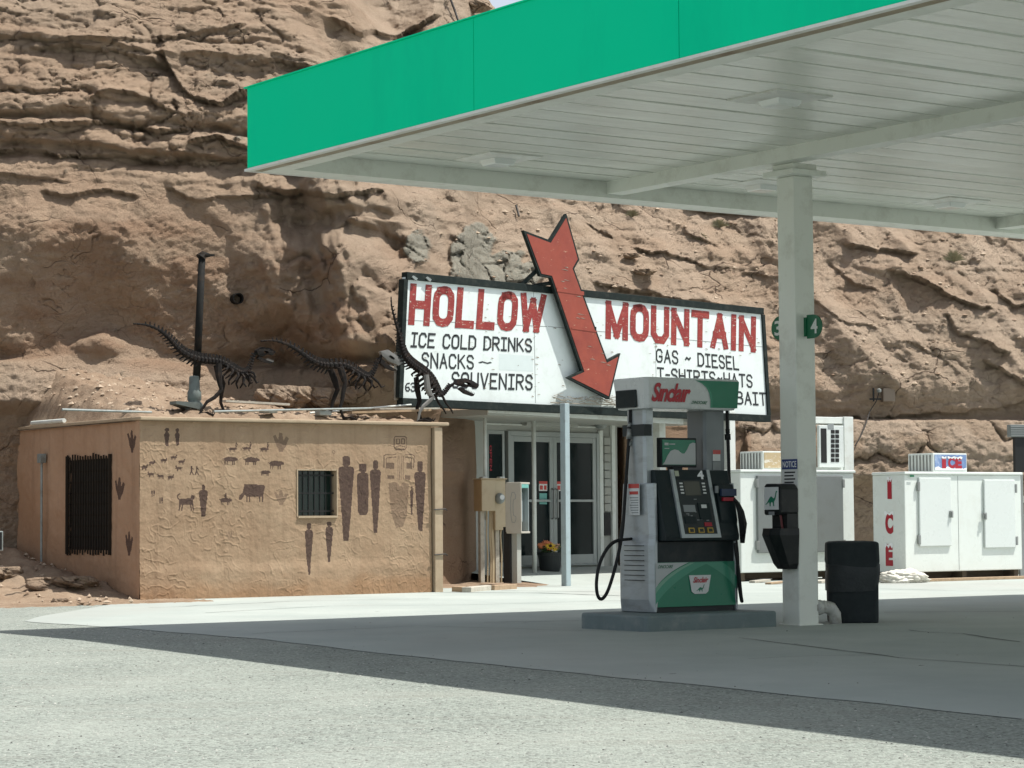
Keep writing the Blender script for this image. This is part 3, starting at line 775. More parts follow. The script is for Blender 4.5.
def figure(x0, x1, y0, y1, hw, tip=.32, round_=False, hfrac=.12):
    cx = (x0+x1)/2; w_ = x1-x0; hh = (y1-y0)*hfrac; ys0 = y0+hh
    fill([(cx-hw/2, y0+1), (cx-hw/4, y0), (cx+hw/4, y0), (cx+hw/2, y0+1), (cx+hw/2, ys0-1), (cx+hw/4, ys0), (cx+hw/4, ys0+2), (cx-hw/4, ys0+2), (cx-hw/4, ys0), (cx-hw/2, ys0-1)])
    if round_: b = [(x1-.5, y1-4), (x1-2.5, y1), (x0+2.5, y1), (x0+.5, y1-4)]
    else: b = [(cx+w_*.36, lerp(ys0, y1, .45)), (cx+w_*tip/2, y1), (cx-w_*tip/2, y1), (cx-w_*.36, lerp(ys0, y1, .45))]
    fill([(x0, ys0+3), (x0+1.5, ys0+.7), (cx, ys0), (x1-1.5, ys0+.7), (x1, ys0+3)] + b)
figure(338, 354, 456, 541, 7.5); figure(357, 368.6, 463.5, 515, 7.5, round_=True, hfrac=.17); figure(369.7, 380.8, 460.5, 533, 5)
figure(414.2, 426, 461, 531, 5.5, hfrac=.15); figure(409.8, 413.5, 486, 515, 2, hfrac=.08)
figure(304.5, 313, 523, 575, 4.5, .2); figure(325, 333.2, 521.5, 562, 4.5, .25)
figure(164, 169.8, 428, 446.5, 4, .45, hfrac=.2); figure(174.8, 180, 428.5, 445.5, 3.8, .5, hfrac=.2); figure(198.4, 207.8, 485, 517, 3.2, .4, hfrac=.14)
# large faded figure of outlines
for pts in ([(394,438),(395,436.5),(405,436.5),(406.5,438),(406.5,447),(404.5,450),(396,450),(394,447),(394,438)], [(396.5,439),(399.5,439),(399.5,444),(396.5,444),(396.5,439)], [(401.3,439),(404.3,439),(404.3,444),(401.3,444),(401.3,439)],
            [(395.5,447),(400,445.6),(405,447)], [(396,449),(404.5,449)], [(384,468),(383.5,456),(386,454.5),(396,454.5)], [(405,454.5),(412,454.5),(414.5,456),(413.5,468)], [(386,468),(386,458),(396,457)], [(405,457),(411.5,458),(411,468)]): line(pts, .9, .8)
for x in (398, 399.8, 401.6, 403.4): line([(x, 456), (x-.3, 480)], .6, .55)
for r in ((386,394,462.5,469), (406.5,412,462.5,469), (387.5,394,475,479), (405,410.5,475,480)): fill([(r[0],r[2]),(r[1],r[2]+.6),(r[1],r[3]),(r[0],r[3]-.5)], 1, .75)
fill([(388,483),(397,482),(400,486),(403,482),(409,484),(407,515),(403,527),(396,528),(391,514)], .62, .55)
def beast(cx, cy, w_, h_, flip=1, legs=True, horn=0, tail=True, hump=0):
    P_ = lambda u, v: (cx + flip*(u-.5)*w_, cy + (v-.5)*h_)
    fill([P_(.0,.3), P_(.15,.12), P_(.45,.05-hump), P_(.7,.12), P_(.82,.1), P_(1.0,.28), P_(1.0,.48), P_(.85,.5), P_(.78,.62), P_(.1,.62)])
    if legs:
        for u in (.1, .24, .62, .74): fill([P_(u-.035,.55), P_(u+.045,.55), P_(u+.03,1), P_(u-.03,1)])
    if tail: line([P_(.02,.3), P_(-.08,.25)], max(.7, h_*.06))
    if horn: line([P_(.85,.15), P_(.84,-.25*horn), P_(.92,-.6*horn)], .8); line([P_(.88,.15), P_(.95,-.1*horn), P_(1.03,-.4*horn)], .8)
V = lambda u, v: (135 + u*.1612, 420 + v*.1612)
for (u_, v_), fl in (((58,297),1), ((105,270),1), ((178,255),1), ((240,235),1), ((288,263),1), ((270,303),-1), ((97,340),-1), ((158,352),-1), ((222,358),1)):
    beast(*V(u_, v_), 6.4, 4.8, fl, horn=.28)
for u_, v_ in ((607,183), (695,180), (803,184)): beast(*V(u_, v_), 8.4, 4.8, 1, horn=1.7)
for u_, v_, w_, h_, fl in ((593,252,14.5,8.5,1), (725,255,15,8.5,1), (877,278,15,9,1), (810,330,10,6,1)): beast(*V(u_, v_), w_, h_, fl, hump=.05)
# big cow, horse, big cat
cx, cy = V(735, 452)
fill([(cx-9,cy-9),(cx+10,cy-8),(cx+11.5,cy-6.5),(cx+9.5,cy+4),(cx-6,cy+4),(cx-9,cy+2),(cx-12,cy+7),(cx-15,cy+6.5),(cx-14,cy+2.5),(cx-11,cy)])
for x in (-6.5,-4,6,9): fill([(cx+x-.7,cy+3),(cx+x+.7,cy+3),(cx+x+.5,cy+9.5),(cx+x-.6,cy+9.5)])
beast(*V(565, 505), 12, 8, 1, hump=.0); line([V(562,455), V(562,492)], 1.6); line([V(550,470), V(575,488)], 1)
cx, cy = V(318, 512)
fill([(cx-7,cy-3.5),(cx+4,cy-4.5),(cx+5,cy-8),(cx+8,cy-7),(cx+8,cy-4),(cx+6.5,cy-2),(cx+6.5,cy+2),(cx-7,cy+2.5)])
for x in (-6,-3.5,4,6): fill([(cx+x-.8,cy+1),(cx+x+.8,cy+1),(cx+x+.2+(1.5 if x > 0 else -.8),cy+8),(cx+x-.9+(1.5 if x > 0 else -.8),cy+8)])
line([(cx-7,cy-3),(cx-9,cy-5.5),(cx-8,cy-8),(cx-6,cy-8.8)], 1.2)
for bx in (350, 382): 
    x, y = V(bx, 310); ell(x, y-3.4, .8, .9); line([(x,y-3),(x,y+1),(x-1.6,y+5)], 1.2); line([(x,y+1),(x+1.8,y+5)], 1); line([(x,y-2),(x+2.4,y-.5)], .8)
for bx, by in ((106,450),(119,448),(156,495),(168,493)): x, y = V(bx, by); ell(x, y, .8, 2.7); ell(x, y+3.4, .6, .7)
def claw(mask_fill, x0, x1, y0, y1):
    w_ = x1-x0; h_ = y1-y0; Q = lambda u, v: (x0+u*w_, y0+v*h_)
    mask_fill([Q(.40,.0), Q(.58,.03), Q(.70,.55), Q(.60,1), Q(.40,1), Q(.30,.55)])
    mask_fill([Q(.0,.18), Q(.16,.12), Q(.46,.60), Q(.48,.96), Q(.24,.74)])
    mask_fill([Q(.82,.20), Q(1.0,.30), Q(.80,.74), Q(.52,.98), Q(.54,.62)])
    mask_fill([Q(.24,.52), Q(.80,.52), Q(.62,1), Q(.38,1)])
claw(lambda p: fill(p, 1, .62), 273, 289, 432.5, 452)
claw(lambda p: fill(p, .75, .5), 274, 288, 490, 505)
claw(lambda p: fill(p, .6, .4), 225, 233, 530, 540)
line([(333,450),(335,452),(333.5,454),(332,452),(333,450)], .7, .5)
wx0, wz1 = FA.hy(297.3, 470.5); wx1, wz0 = FA.hy(336.5, 515.5)
inside = (gx > wx0) & (gx < wx1) & (gz_ > wz0) & (gz_ < wz1)
# trowelled relief
rel = ridged(gx*2.2, gz_*2.2 + .4*fbm(gx*3, gz_*3, 2, .5, 201), 3, .55, 203)
ridge = np.clip(1 - np.abs(perlin(gx*4.6 + 1.3* fbm(gx*2, gz_*2, 2, .5, 205), gz_*4.2 + fbm(gx*2, gz_*2, 2, .5, 206), 207))*14, 0, 1)*sstep(-.05, .4, fbm(gx*1.7, gz_*1.7, 2, .5, 209))
ridge2 = np.clip(1 - np.abs(perlin(gx*7.4 + fbm(gx*4, gz_*4, 2, .5, 305), gz_*6.2, 307))*9, 0, 1)*sstep(-.1, .3, fbm(gx*1.3 + 5, gz_*1.3, 2, .5, 309))
disp = .008*fbm(gx*1.5, gz_*1.5, 3, .5, 211) + .002*rel + .0055*ridge + .0055*ridge2 + .0022*fbm(gx*13, gz_*13, 5, .65, 213)
band = sstep(.50, .34, gz_ + .05*fbm(gx*2, gz_*0 + 3, 3, .5, 215))
disp += .016*band
keep = ~(inside[:-1,:-1] | inside[1:,1:] | inside[1:,:-1] | inside[:-1,1:])
splash = sstep(.34, .02, gz_ + .10*fbm(gx*1.4, gz_*3, 3, .6, 217))*.55
grid_object('wall', gx, -disp, gz_, M['stucco'], attrs={'paint': paintv, 'dark': darkv*.95, 'splash': splash}, keep=keep, parent=ad)
mb = MB()
ww = .02
for x in (wx0-.012, wx1+.0): mb.box(x, x+.012+.005, .0-.012, .30, wz0-.02, wz1+.02)
mb.box(wx0, wx1, -.03, .30, wz0-.03, wz0-.002); mb.box(wx0, wx1, -.008, .30, wz1+.002, wz1+.02)
w_ = mb.build('window', M['cornice'], ad)
mb = MB(); mb.box(wx0-.02, wx1+.02, .16, .17, wz0-.02, wz1+.02)
mb.build('pane', paint('dark green window glass', (.012,.03,.026), .12, var=.4), w_)
mb = MB(); n = 7
for i in range(n):
    x = lerp(wx0+.04, wx1-.04, i/(n-1)); mb.tube([(x, .075, wz0), (x, .075, wz1)], .008, 6)
for z in (lerp(wz0, wz1, .1), lerp(wz0, wz1, .5), lerp(wz0, wz1, .9)): mb.box(wx0, wx1, .07, .08, z-.01, z+.01)
mb.build('bars', M['black_metal'], w_)
# left flank
ny, nz = 380, 240
gy, gz2 = np.meshgrid(np.linspace(0, AD, ny), np.linspace(-.1, AH, nz))
sp = np.zeros(gy.shape)
def side_fill(pts): sp[in_poly(gy, gz2, [FA.hx(x, y) for x, y in pts])] = 1
claw(side_fill, 127.2, 136, 430, 452.5); claw(side_fill, 114.6, 123.9, 477, 500); claw(side_fill, 125.2, 133.2, 531, 556)
gy0, gzt = FA.hx(110.7, 455.5); gy1, gzb = FA.hx(69, 552)
rb = .014*fbm(gy*1.3, gz2*1.3, 4, .5, 221) + .004*fbm(gy*9, gz2*9, 3, .6, 223)
inside = (gy > gy0+.05) & (gy < gy1-.05) & (gz2 > gzb+.04) & (gz2 < gzt-.04)
keep = ~(inside[:-1,:-1] | inside[1:,1:] | inside[1:,:-1] | inside[:-1,1:])
grid_object('flank_wall', -rb, gy, gz2, M['stucco_side'], attrs={'paint': sp, 'dark': np.ones(sp.shape)*.92, 'splash': sstep(.5, .0, gz2 - .38*gy + .2*fbm(gy*1.4, gz2*3, 3, .6, 217))*.4}, keep=keep, parent=ad)
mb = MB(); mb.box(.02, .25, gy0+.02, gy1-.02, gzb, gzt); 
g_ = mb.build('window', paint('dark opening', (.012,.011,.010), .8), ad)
mb = MB(); n = 17
for i in range(n):
    y = lerp(gy0, gy1, i/(n-1)); mb.box(-.032, -.018, y-.012, y+.012, gzb-random.uniform(0, .05), gzt+random.uniform(0, .05))
for i in range(9):
    z = lerp(gzb+.06, gzt-.05, i/8); mb.box(-.0175, -.008, gy0-.02, gy1+.02, z-.012, z+.012)
for y in (gy0-.02, gy1+.02): mb.box(-.04, -.004, y-.018, y+.018, gzb-.03, gzt+.02)
mb.build('grille', M['grille'], g_)
# rest of the shell, the roof board and end post
mb = MB(); mb.box(AW-.02, AW, .02, AD, -.05, AH); mb.box(0, AW, AD, AD+.03, -.05, AH)
mb.build('rear_wall', paint('plain tan stucco', (.38,.26,.16), .95, var=.15, bump=.3), ad)
RX = FA.hy(446, 425)[0]; RZ = FA.hy(139, 416.6)[1]
mb = MB(); mb.box(-.03, RX, -.085, AD, AH+.004, RZ)
mb.build('roof', M['cornice'], ad, bevel=.012)
mb = MB(); x0 = FA.hy(432.5, 500)[0]; x1 = FA.hy(440.5, 500)[0]
mb.box(x0, x1, -.06, .06, -.02, AH-.02)
mb.build('end_post', M['cornice'], ad, bevel=.008)
for z in (1.15, .52):
    mb = MB(); mb.tube([(x0-.02, -.07, z), (x1+.03, -.075, z+.01), (x1+.07, -.06, z-.01)], .009, 6); mb.build('wire_tie', M['cable'], ad)
# roof clutter: pipes and boards, each its own thing
def roof_pole(name, label, cat, a, b, r, mat, yl, flat=False):
    (x0, z0), (x1, z1) = FA.hy(a[0], a[1], yl), FA.hy(b[0], b[1], yl)
    mb = MB()
    if flat: mb.pxz([(x0, z0), (x1, z1), (x1, z1+r), (x0, z0+r)], yl, yl+.14)
    else: mb.tube([(x0, yl, z0), (x1, yl+.1, z1)], r, 8)
    tag(mb.build(name, mat, frame=FA), label, cat)
roof_pole('pipe', 'long thin grey pipe lying along the roof edge between the first two skeletons', 'pipe', (214, 411.5), (375, 408), .015, M['galv'], .12)
roof_pole('pipe', 'white pipe slanting up towards the foot of the big billboard', 'pipe', (310, 413), (415, 404.5), .014, M['white_paint'], .45)
roof_pole('pipe', 'pale conduit lying on the roof edge over the barred dark doorway', 'pipe', (62, 409.5), (155, 412), .016, M['galv'], .10)
roof_pole('board', 'grey bleached board on the roof behind the first skeleton', 'board', (226, 402), (290, 405.5), .03, M['grey_wood'], .9, True)
roof_pole('board', 'dark board lying beneath the third skeleton at the roof end', 'board', (352, 413.5), (432, 411), .03, M['wood'], .3, True)
roof_pole('board', 'pale splintered board at the right end of the adobe roof', 'board', (380, 409.5), (440, 409), .022, M['grey_wood'], .8, True)
(x0, z0) = FA.hy(27, 408, .9)
mb = MB(); mb.tube([(-.01, 2.3, AH+.085), (.0, 3.4, AH+.09)], .03, 10)
tag(mb.build('pipe', M['white_paint'], frame=FA), 'short white pipe at the far left end of the adobe roof', 'pipe')
for k, (a_, b_) in enumerate((((262,411.5),(276,410)),((318,414),(330,411)))):
    (x0, z0), (x1, z1) = FA.hy(*a_, .25), FA.hy(*b_, .25)
    mb = MB(); mb.box(x0, x1, .2, .34, z0-.02, z1+.0)
    tag(mb.build('block', M['galv'], frame=FA, bevel=.01), ('small pale metal bracket on the roof left of the second skeleton', 'small pale metal bracket under the second skeleton')[k], 'bracket')
# small service pipe with a box at the left flank
y0, zt = FA.hx(47, 461); yb_, zb = FA.hx(43, 556)
fp = thing('service_pipe', 'thin grey service pipe with a small box on the brown side wall', 'pipe', FA)
mb = MB(); mb.tube([(-.08, y0, zb-.1), (-.08, y0, zt-.02)], .018, 8); mb.build('pipe', M['galv'], fp)
mb = MB(); mb.box(-.13, -.03, y0-.05, y0+.05, zt-.03, zt+.10); mb.build('junction_box', M['galv'], fp, bevel=.01)
# tall stove pipe behind the first skeleton
sy = .55
xb, zb = FA.hy(193, 411, sy); xm, zm = FA.hy(196.5, 376, sy); xt, zt = FA.hy(202, 258, sy)
st = thing('stove_pipe', 'tall dark stove pipe standing on a grey cone on the adobe roof', 'stove pipe', FA)
mb = MB(); mb.tube([(xm, sy, zm-.05), (xt, sy, zt)], [.052, .048], 14, cap=True); mb.build('flue', M['pipe_dark'], st, smooth=True)
x2, z2 = FA.hy(213, 255.5, sy)
mb = MB(); mb.tube([(xt-.02, sy, zt+.0), (xt+.02, sy, zt+.05), (x2-.04, sy, z2+.0)], [.075, .05, .02], 8); mb.box(xt-.05, x2, sy-.05, sy+.05, z2-.01, z2+.012); mb.build('cap', M['pipe_dark'], st)
mb = MB(); mb.lathe([(.12, zb), (.115, zb+.09), (.08, zb+.13), (.095, zb+.15), (.095, zb+.25), (.075, zb+.29), (.07, zm-.02), (.058, zm)], (xb+.02, sy), 20); mb.build('base_cone', M['cone'], st, smooth=True)
x3, z3 = FA.hy(173, 408, sy)
mb = MB(); mb.loft([[(x3, sy-.1, z3+.05), (xb, sy-.2, z3-.02), (xb, sy+.2, z3-.02), (x3, sy+.1, z3+.05)], [(x3, sy-.1, z3+.09), (xb, sy-.2, z3+.07), (xb, sy+.2, z3+.07), (x3, sy+.1, z3+.09)]]); mb.build('flashing', M['cone'], st)
# boulders and bits on the ground left of the adobe
def boulder(label, c, rx, ry, rz, seed, mat=None, deg=0, flatten=1.0):
    bm = bmesh.new(); bmesh.ops.create_icosphere(bm, subdivisions=5, radius=1)
    co = np.array([v.co[:] for v in bm.verts])
    n_ = fbm(co[:,0]*1.3 + co[:,2]*.8 + seed, co[:,1]*1.3 - co[:,2]*.6, 4, .55, seed)
    _, _, ci = voro(co[:,0]*1.5 + seed + co[:,2], co[:,1]*1.5 + co[:,2], seed+1)
    for v, k, cc in zip(bm.verts, n_, ci):
        v.co *= 1 + .25*k + .22*(cc-.5); v.co.z = min(v.co.z, .62 + .1*k); v.co.x *= rx; v.co.y *= ry; v.co.z *= rz
    me = bpy.data.meshes.new('boulder'); bm.to_mesh(me); bm.free()
    me.polygons.foreach_set('use_smooth', [True]*len(me.polygons))
    for nm in ('cement', 'pale', 'stain'):
        me.attributes.new(nm, 'FLOAT', 'POINT')
    me.materials.append(mat or M['rock'])
    o = bpy.data.objects.new('boulder', me); COL.objects.link(o); o.location = c; o.rotation_euler = (0, 0, rad(deg))
    return tag(o, label, 'boulder', 'boulders by the cliff')
p = FA.M @ Vector((-.62, 1.0, .22)); boulder('flat brown boulder in the shade below the grey service pipe', p, .42, .3, .13, 3, deg=20)
p = onz(4, 595, .05); boulder('pale flat slab of rock in the sun at the left edge', p, .28, .22, .06, 9, deg=-10)
p = onz(60, 601, .03); boulder('small pale stone in the sunny dirt left of the adobe', p, .09, .07, .05, 14)
p = FA.M @ Vector((-.95, 2.2, .34)); boulder('grey-brown boulder half sunk in the shaded dirt slope', p, .25, .22, .12, 17)
for k, (x_, y_, r_, l_) in enumerate(((270, 396, .24, 'pale low boulder behind the head of the first skeleton'), (288, 395, .34, 'big pale rounded boulder behind the roof between the first two skeletons'), (322, 396, .30, 'pale blocky boulder behind the tail of the second skeleton'), (352, 394, .26, 'pale boulder close behind the legs of the second skeleton'))):
    xb_, zb_ = FA.hy(x_, y_, 2.3); p = FA.M @ Vector((xb_, 2.3, zb_)); boulder(l_, p, r_, r_*.7, r_*.62, 51+k*3, deg=15*k)
# loose rubble on the slopes: too much to count
mb = MB(); rng = random.Random(77)
def stone(p, r):
    a = rng.random()*6.28; sx, sy, sz = rng.uniform(.7, 1.5), rng.uniform(.6, 1.1), rng.uniform(.45, .8)
    vs = [(p[0] + r*(q_[0]*sx*math.cos(a) - q_[1]*sy*math.sin(a)), p[1] + r*(q_[0]*sx*math.sin(a) + q_[1]*sy*math.cos(a)), p[2] + r*q_[2]*sz*1.3) for q_ in [(c[0]*rng.uniform(.7, 1.2), c[1]*rng.uniform(.7, 1.2), c[2]) for c in oct_]]
    mb.add(vs, of, rng.choice((0, 0, 1)))
for i in range(2600):
    x = rng.uniform(-1.6, 11.5); h = rng.uniform(3.0, 8.0) if rng.random() < .95 else rng.uniform(2.7, 3.2)
    y = cliff_y(x, h); slope = (cliff_y(x, h + .2) - y)/.2
    if slope < .55: continue
    stone((x, y, h), .012 + .055*rng.random()**3.5)
mx, my, mz = mound_xyz
for i in range(1500):
    j, k = rng.randrange(8, mx.shape[0]-4), rng.randrange(6, mx.shape[1]-3)
    p = FA.M @ Vector((mx[j, k], my[j, k], mz[j, k])); stone(p, .01 + .045*rng.random()**3)
for i in range(500):
    x_, y_ = rng.uniform(-6, -.1), rng.uniform(-1.2, 3.5); p = FA.M @ Vector((x_, y_, float(np.interp(y_, [0,.35,.8,2.2,3,4], [0,.04,.17,.40,.50,.72])*np.interp(x_, [-9,-4,-1.2,-.3], [.5,.5,.6,1])) + .03)); stone(p, .01 + .05*rng.random()**3.5)
tag(mb.build('rubble', [paint('tan rubble', (.40,.31,.225), .95, var=.3, vs=3), paint('brown rubble', (.27,.19,.13), .95, var=.3, vs=3)], recalc=False), 'loose tan rubble lying on the rock slope and the roof earth', 'rubble', kind='stuff')
# black panel at the left edge
Fp = Frame(at(-1, 560, 30.5), 20); Fp = Frame((Fp.o.x, Fp.o.y, 0), 20)
pk = thing('panel_post', 'black panel with a pale rim cut by the left edge', 'panel', Fp)
z0 = Fp.hy(0, 551)[1]; z1 = Fp.hy(0, 531)[1]
mb = MB(); mb.box(-.26, .05, -.01, .01, z0, z1); mb.build('rim', M['galv'], pk, bevel=.015)
mb = MB(); mb.box(-.24, .033, -.018, -.012, z0+.017, z1-.017); mb.build('panel', M['black_metal'], pk)
mb = MB(); mb.tube([(-.14, .04, -.02), (-.14, .04, z1)], .025, 8); mb.build('post', M['galv'], pk)
# ================================================================== canopy (x across, -y along towards the viewer)
CW, CL, CB = 14.0, 18.5, 4.35
FH = FC.hx(250, 88.5, 0)[1] - CB
seam1 = -FC.hx(477, 116.5, 0)[0]; seam2 = -FC.hx(682.5, 66, 0)[0]
cp = thing('gas_canopy', 'large flat filling station canopy with green fascia and white soffit', 'canopy', FC)
g = .004
cuts = [0, seam1, seam2, seam2 + 3.2, seam2 + 6.4, seam2 + 9.3, CL]
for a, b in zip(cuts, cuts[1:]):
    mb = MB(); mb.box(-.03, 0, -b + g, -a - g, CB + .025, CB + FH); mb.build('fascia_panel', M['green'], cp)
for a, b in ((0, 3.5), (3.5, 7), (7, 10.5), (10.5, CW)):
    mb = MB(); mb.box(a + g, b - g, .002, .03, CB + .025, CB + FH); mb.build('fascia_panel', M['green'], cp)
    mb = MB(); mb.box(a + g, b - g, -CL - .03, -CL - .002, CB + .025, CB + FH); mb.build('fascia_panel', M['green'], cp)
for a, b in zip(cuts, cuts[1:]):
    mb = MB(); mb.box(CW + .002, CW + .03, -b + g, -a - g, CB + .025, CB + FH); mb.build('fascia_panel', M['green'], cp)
# pale drip edge and cap flashing
mb = MB()
mb.box(-.04, .02, -CL-.04, .04, CB, CB+.024); mb.box(.021, CW+.04, -.02, .04, CB, CB+.024); mb.box(CW-.02, CW+.04, -CL-.04, -.021, CB, CB+.024)
mb.build('drip_edge', M['white_trim'], cp)
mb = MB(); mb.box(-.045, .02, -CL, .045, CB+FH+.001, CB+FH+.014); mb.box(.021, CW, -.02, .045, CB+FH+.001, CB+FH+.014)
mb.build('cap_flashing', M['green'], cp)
# rim gutters: front one rusty
mb = MB(); mb.box(.022, .12, -CL, -.022, CB+.003, CB+.17); mb.build('gutter', M['rust_trim'], cp)
RIM = .30; SOF = CB + .165
mb = MB(); mb.box(.122, RIM, -CL+.3, -RIM, CB+.001, SOF+.06); mb.box(.122, CW-.05, -RIM+.001, -.022, CB+.002, SOF+.06); mb.box(CW-RIM, CW-.05, -CL+.3, -RIM-.002, CB+.001, SOF+.06)
mb.build('rim_beam', M['cream'], cp)
mb = MB()
for t in (4.14, 9.89):
    mb.box(t-.10, t+.10, -CL+.3, -RIM-.003, CB+.036, SOF+.05)
mb.build('beam', M['cream'], cp)
# deck pans: shallow trays side by side across the canopy
mb = MB(); y = -RIM; rng = random.Random(3)
while y > -CL + .3:
    b = y - .405; tl = rng.uniform(-.004, .004); zz = SOF + rng.uniform(-.002, .002)
    for x0, x1 in ((RIM-.05, 4.138), (4.142, 9.888), (9.892, CW-RIM)):
        mid = (x0+x1)/2; sg = rng.uniform(-.006, .006)
        for xa_, xb_, za, zb_ in ((x0, mid, 0, sg), (mid, x1, sg, 0)):
            prof_ = [(y, zz+.045), (y-.022, zz), (y-.20, zz+tl), (b+.022, zz+tl), (b, zz+.045)]
            vs = [(xa_, p, q_+za) for p, q_ in prof_] + [(xb_, p, q_+zb_) for p, q_ in prof_]
            mb.add(vs, [(i, i+1, i+6, i+5) for i in range(4)])
    y = b
mb.build('soffit', M['soffit'], cp)
mb = MB(); mb.box(.2, CW-.2, -CL+.2, -.2, CB+FH-.12, CB+FH-.06); mb.build('roof_deck', M['galv'], cp)
# columns
def column(t, l):
    mb = MB(); c = .122
    mb.box(t-c, t+c, -l-c, -l+c, -.3, CB-.085); o = mb.build('column', M['cream'], cp, bevel=.012)
    mb = MB(); mb.box(t-.215, t+.215, -l-.215, -l+.215, CB-.084, CB-.03); mb.box(t-.15, t+.15, -l-.15, -l+.15, CB-.029, CB+.034); mb.build('capital', M['cream'], o, bevel=.006)
    mb = MB(); mb.box(t-c-.03, t+c+.03, -l-c-.03, -l+c+.03, -.05, .012); mb.build('base_plate', M['cream'], o, bevel=.01)
cc = onz(799.8, 625.6, 0); lc = FC.I @ cc; CT, CLn = lc.x + .0, -lc.y - .0
# photo measures the near edge of the column; its centre lies half a width behind
ec = FC.I @ onz(799.8, 625.6, 0); CT, CLn = ec.x + .122, -(ec.y + .122)
print('column at', CT, CLn)
column(CT, CLn)
for t, l in ((9.89, CLn), (CT, CLn + 9.0), (9.89, CLn + 9.0)): column(t, l)
# recessed lights
def light(t, l):
    mb = MB(); z = SOF
    r0, r1 = .31, .25
    mb.loft([[(t-r0,-l-r0,z+.02),(t+r0,-l-r0,z+.02),(t+r0,-l+r0,z+.02),(t-r0,-l+r0,z+.02)], [(t-r0,-l-r0,z-.008),(t+r0,-l-r0,z-.008),(t+r0,-l+r0,z-.008),(t-r0,-l+r0,z-.008)],
             [(t-r1,-l-r1,z-.024),(t+r1,-l-r1,z-.024),(t+r1,-l+r1,z-.024),(t-r1,-l+r1,z-.024)]])
    o = mb.build('canopy_light', M['white_trim'], cp)
    mb = MB(); a = .14
    mb.loft([[(t-a,-l-a,z-.012),(t+a,-l-a,z-.012),(t+a,-l+a,z-.012),(t-a,-l+a,z-.012)], [(t-a*.8,-l-a*.8,z-.075),(t+a*.8,-l-a*.8,z-.075),(t+a*.8,-l+a*.8,z-.075),(t-a*.8,-l+a*.8,z-.075)]])
    mb.build('lens', M['lens'], o, bevel=.01)
for px_, py_ in ((498, 160), (780, 100.5), (762, 186), (950, 203.5)):
    t, y_ = FC.hz(px_, py_, SOF - .02); light(t, -y_)
for l in (9.1, 13.1):
    for t in (2.2, 5.6, 8.2): light(t, l)
# downspout elbow at the foot of the column
lx, ly = CT + .12, -CLn - .07
mb = MB(); mb.tube([(lx-.02, ly, .16), (lx+.12, ly, .165), (lx+.20, ly, .15), (lx+.25, ly, .09), (lx+.26, ly, -.02)], .062, 12)
mb.tube([(lx+.0, ly, .16), (lx+.07, ly, .162)], .072, 12)
o = mb.build('downspout', M['pvc'], cp, smooth=True)

FCol = Frame(FC.M @ Vector((CT, -CLn, 0)), 35)
CH = .122
# notice sticker on the column
nf = FCol
yA, zA = nf.hx(782, 459.5, -CH-.003); yB, zB = nf.hx(797.5, 469, -CH-.003); zC = nf.hx(790, 485.5, -CH-.003)[1]
ns = thing('notice_sticker', 'small white notice sticker with blue heading on the column', 'sticker', FCol)
mb = MB(); mb.box(-CH-.004, -CH-.002, yB, yA, zC, zB); mb.build('sheet', M['label_white'], ns)
mb = MB(); mb.box(-CH-.006, -CH-.0042, yB, yA, zB, zA); mb.build('heading', M['blue'], ns)
mb = MB(); text_on(mb, 'NOTICE', lambda u, v: (-CH-.0075, lerp(yA-.012, yB+.012, u), lerp(zB+.018, zA-.018, v)), offset=.02)
mb.build('lettering', M['snow_white'], ns)
mb = MB()
for k in range(4):
    z = lerp(zB-.03, zC+.03, k/3); mb.box(-CH-.0055, -CH-.0045, lerp(yB, yA, .15 + .1*(k % 2)), lerp(yB, yA, .85), z-.007, z+.007)
mb.build('small_print', M['sign_ink'], ns)

# number flags on the column: half-round plates
def number_flag(ch, sgn, label, y_in, y_out, zc, r):
    f = thing('number_sign', label, 'number sign', FCol, 'pump number signs on the column')
    # plate in the local y-z plane
    sg = 1 if y_out > y_in else -1; wd = min(abs(y_out-y_in)*.8, r*1.1); yc = y_out - sg*wd
    pts = [(y_in, zc+r)] + [(yc + sg*wd*math.sin(a), zc + r*math.cos(a)) for a in [i*math.pi/20 for i in range(21)]] + [(y_in, zc-r)]
    mb = MB(); mb.pyz(pts, -.008, .008); mb.build('plate', M['disc_green'], f)
    mb = MB(); hh = r*.62; ww_ = r*.42; cy = lerp(y_in, y_out, .52)
    text_on(mb, ch, lambda u, v: (-.012, cy + ww_ - 2*ww_*u, zc - hh + 2*hh*v), offset=.02)
    mb.build('numeral', M['white_paint'], f)
    mb = MB(); mb.box(-.02, .02, *sorted((y_in, y_in - sgn*.03)), zc-r*.8, zc+r*.8); mb.build('bracket', M['disc_green'], f)
y0, z0 = FCol.hx(821.8, 313.5); z1 = FCol.hx(812, 338.3)[1]
number_flag('4', -1, 'dark green half-round plate with white 4 on the right of the column', -CH-.03, y0, (z0+z1)/2, (z0-z1)/2)
y0, z0 = FCol.hx(771.8, 317); z1 = FCol.hx(776, 340.5)[1]
number_flag('3', 1, 'dark green half-round plate with white 3 half hidden behind the column', CH+.03, y0, (z0+z1)/2, (z0-z1)/2)

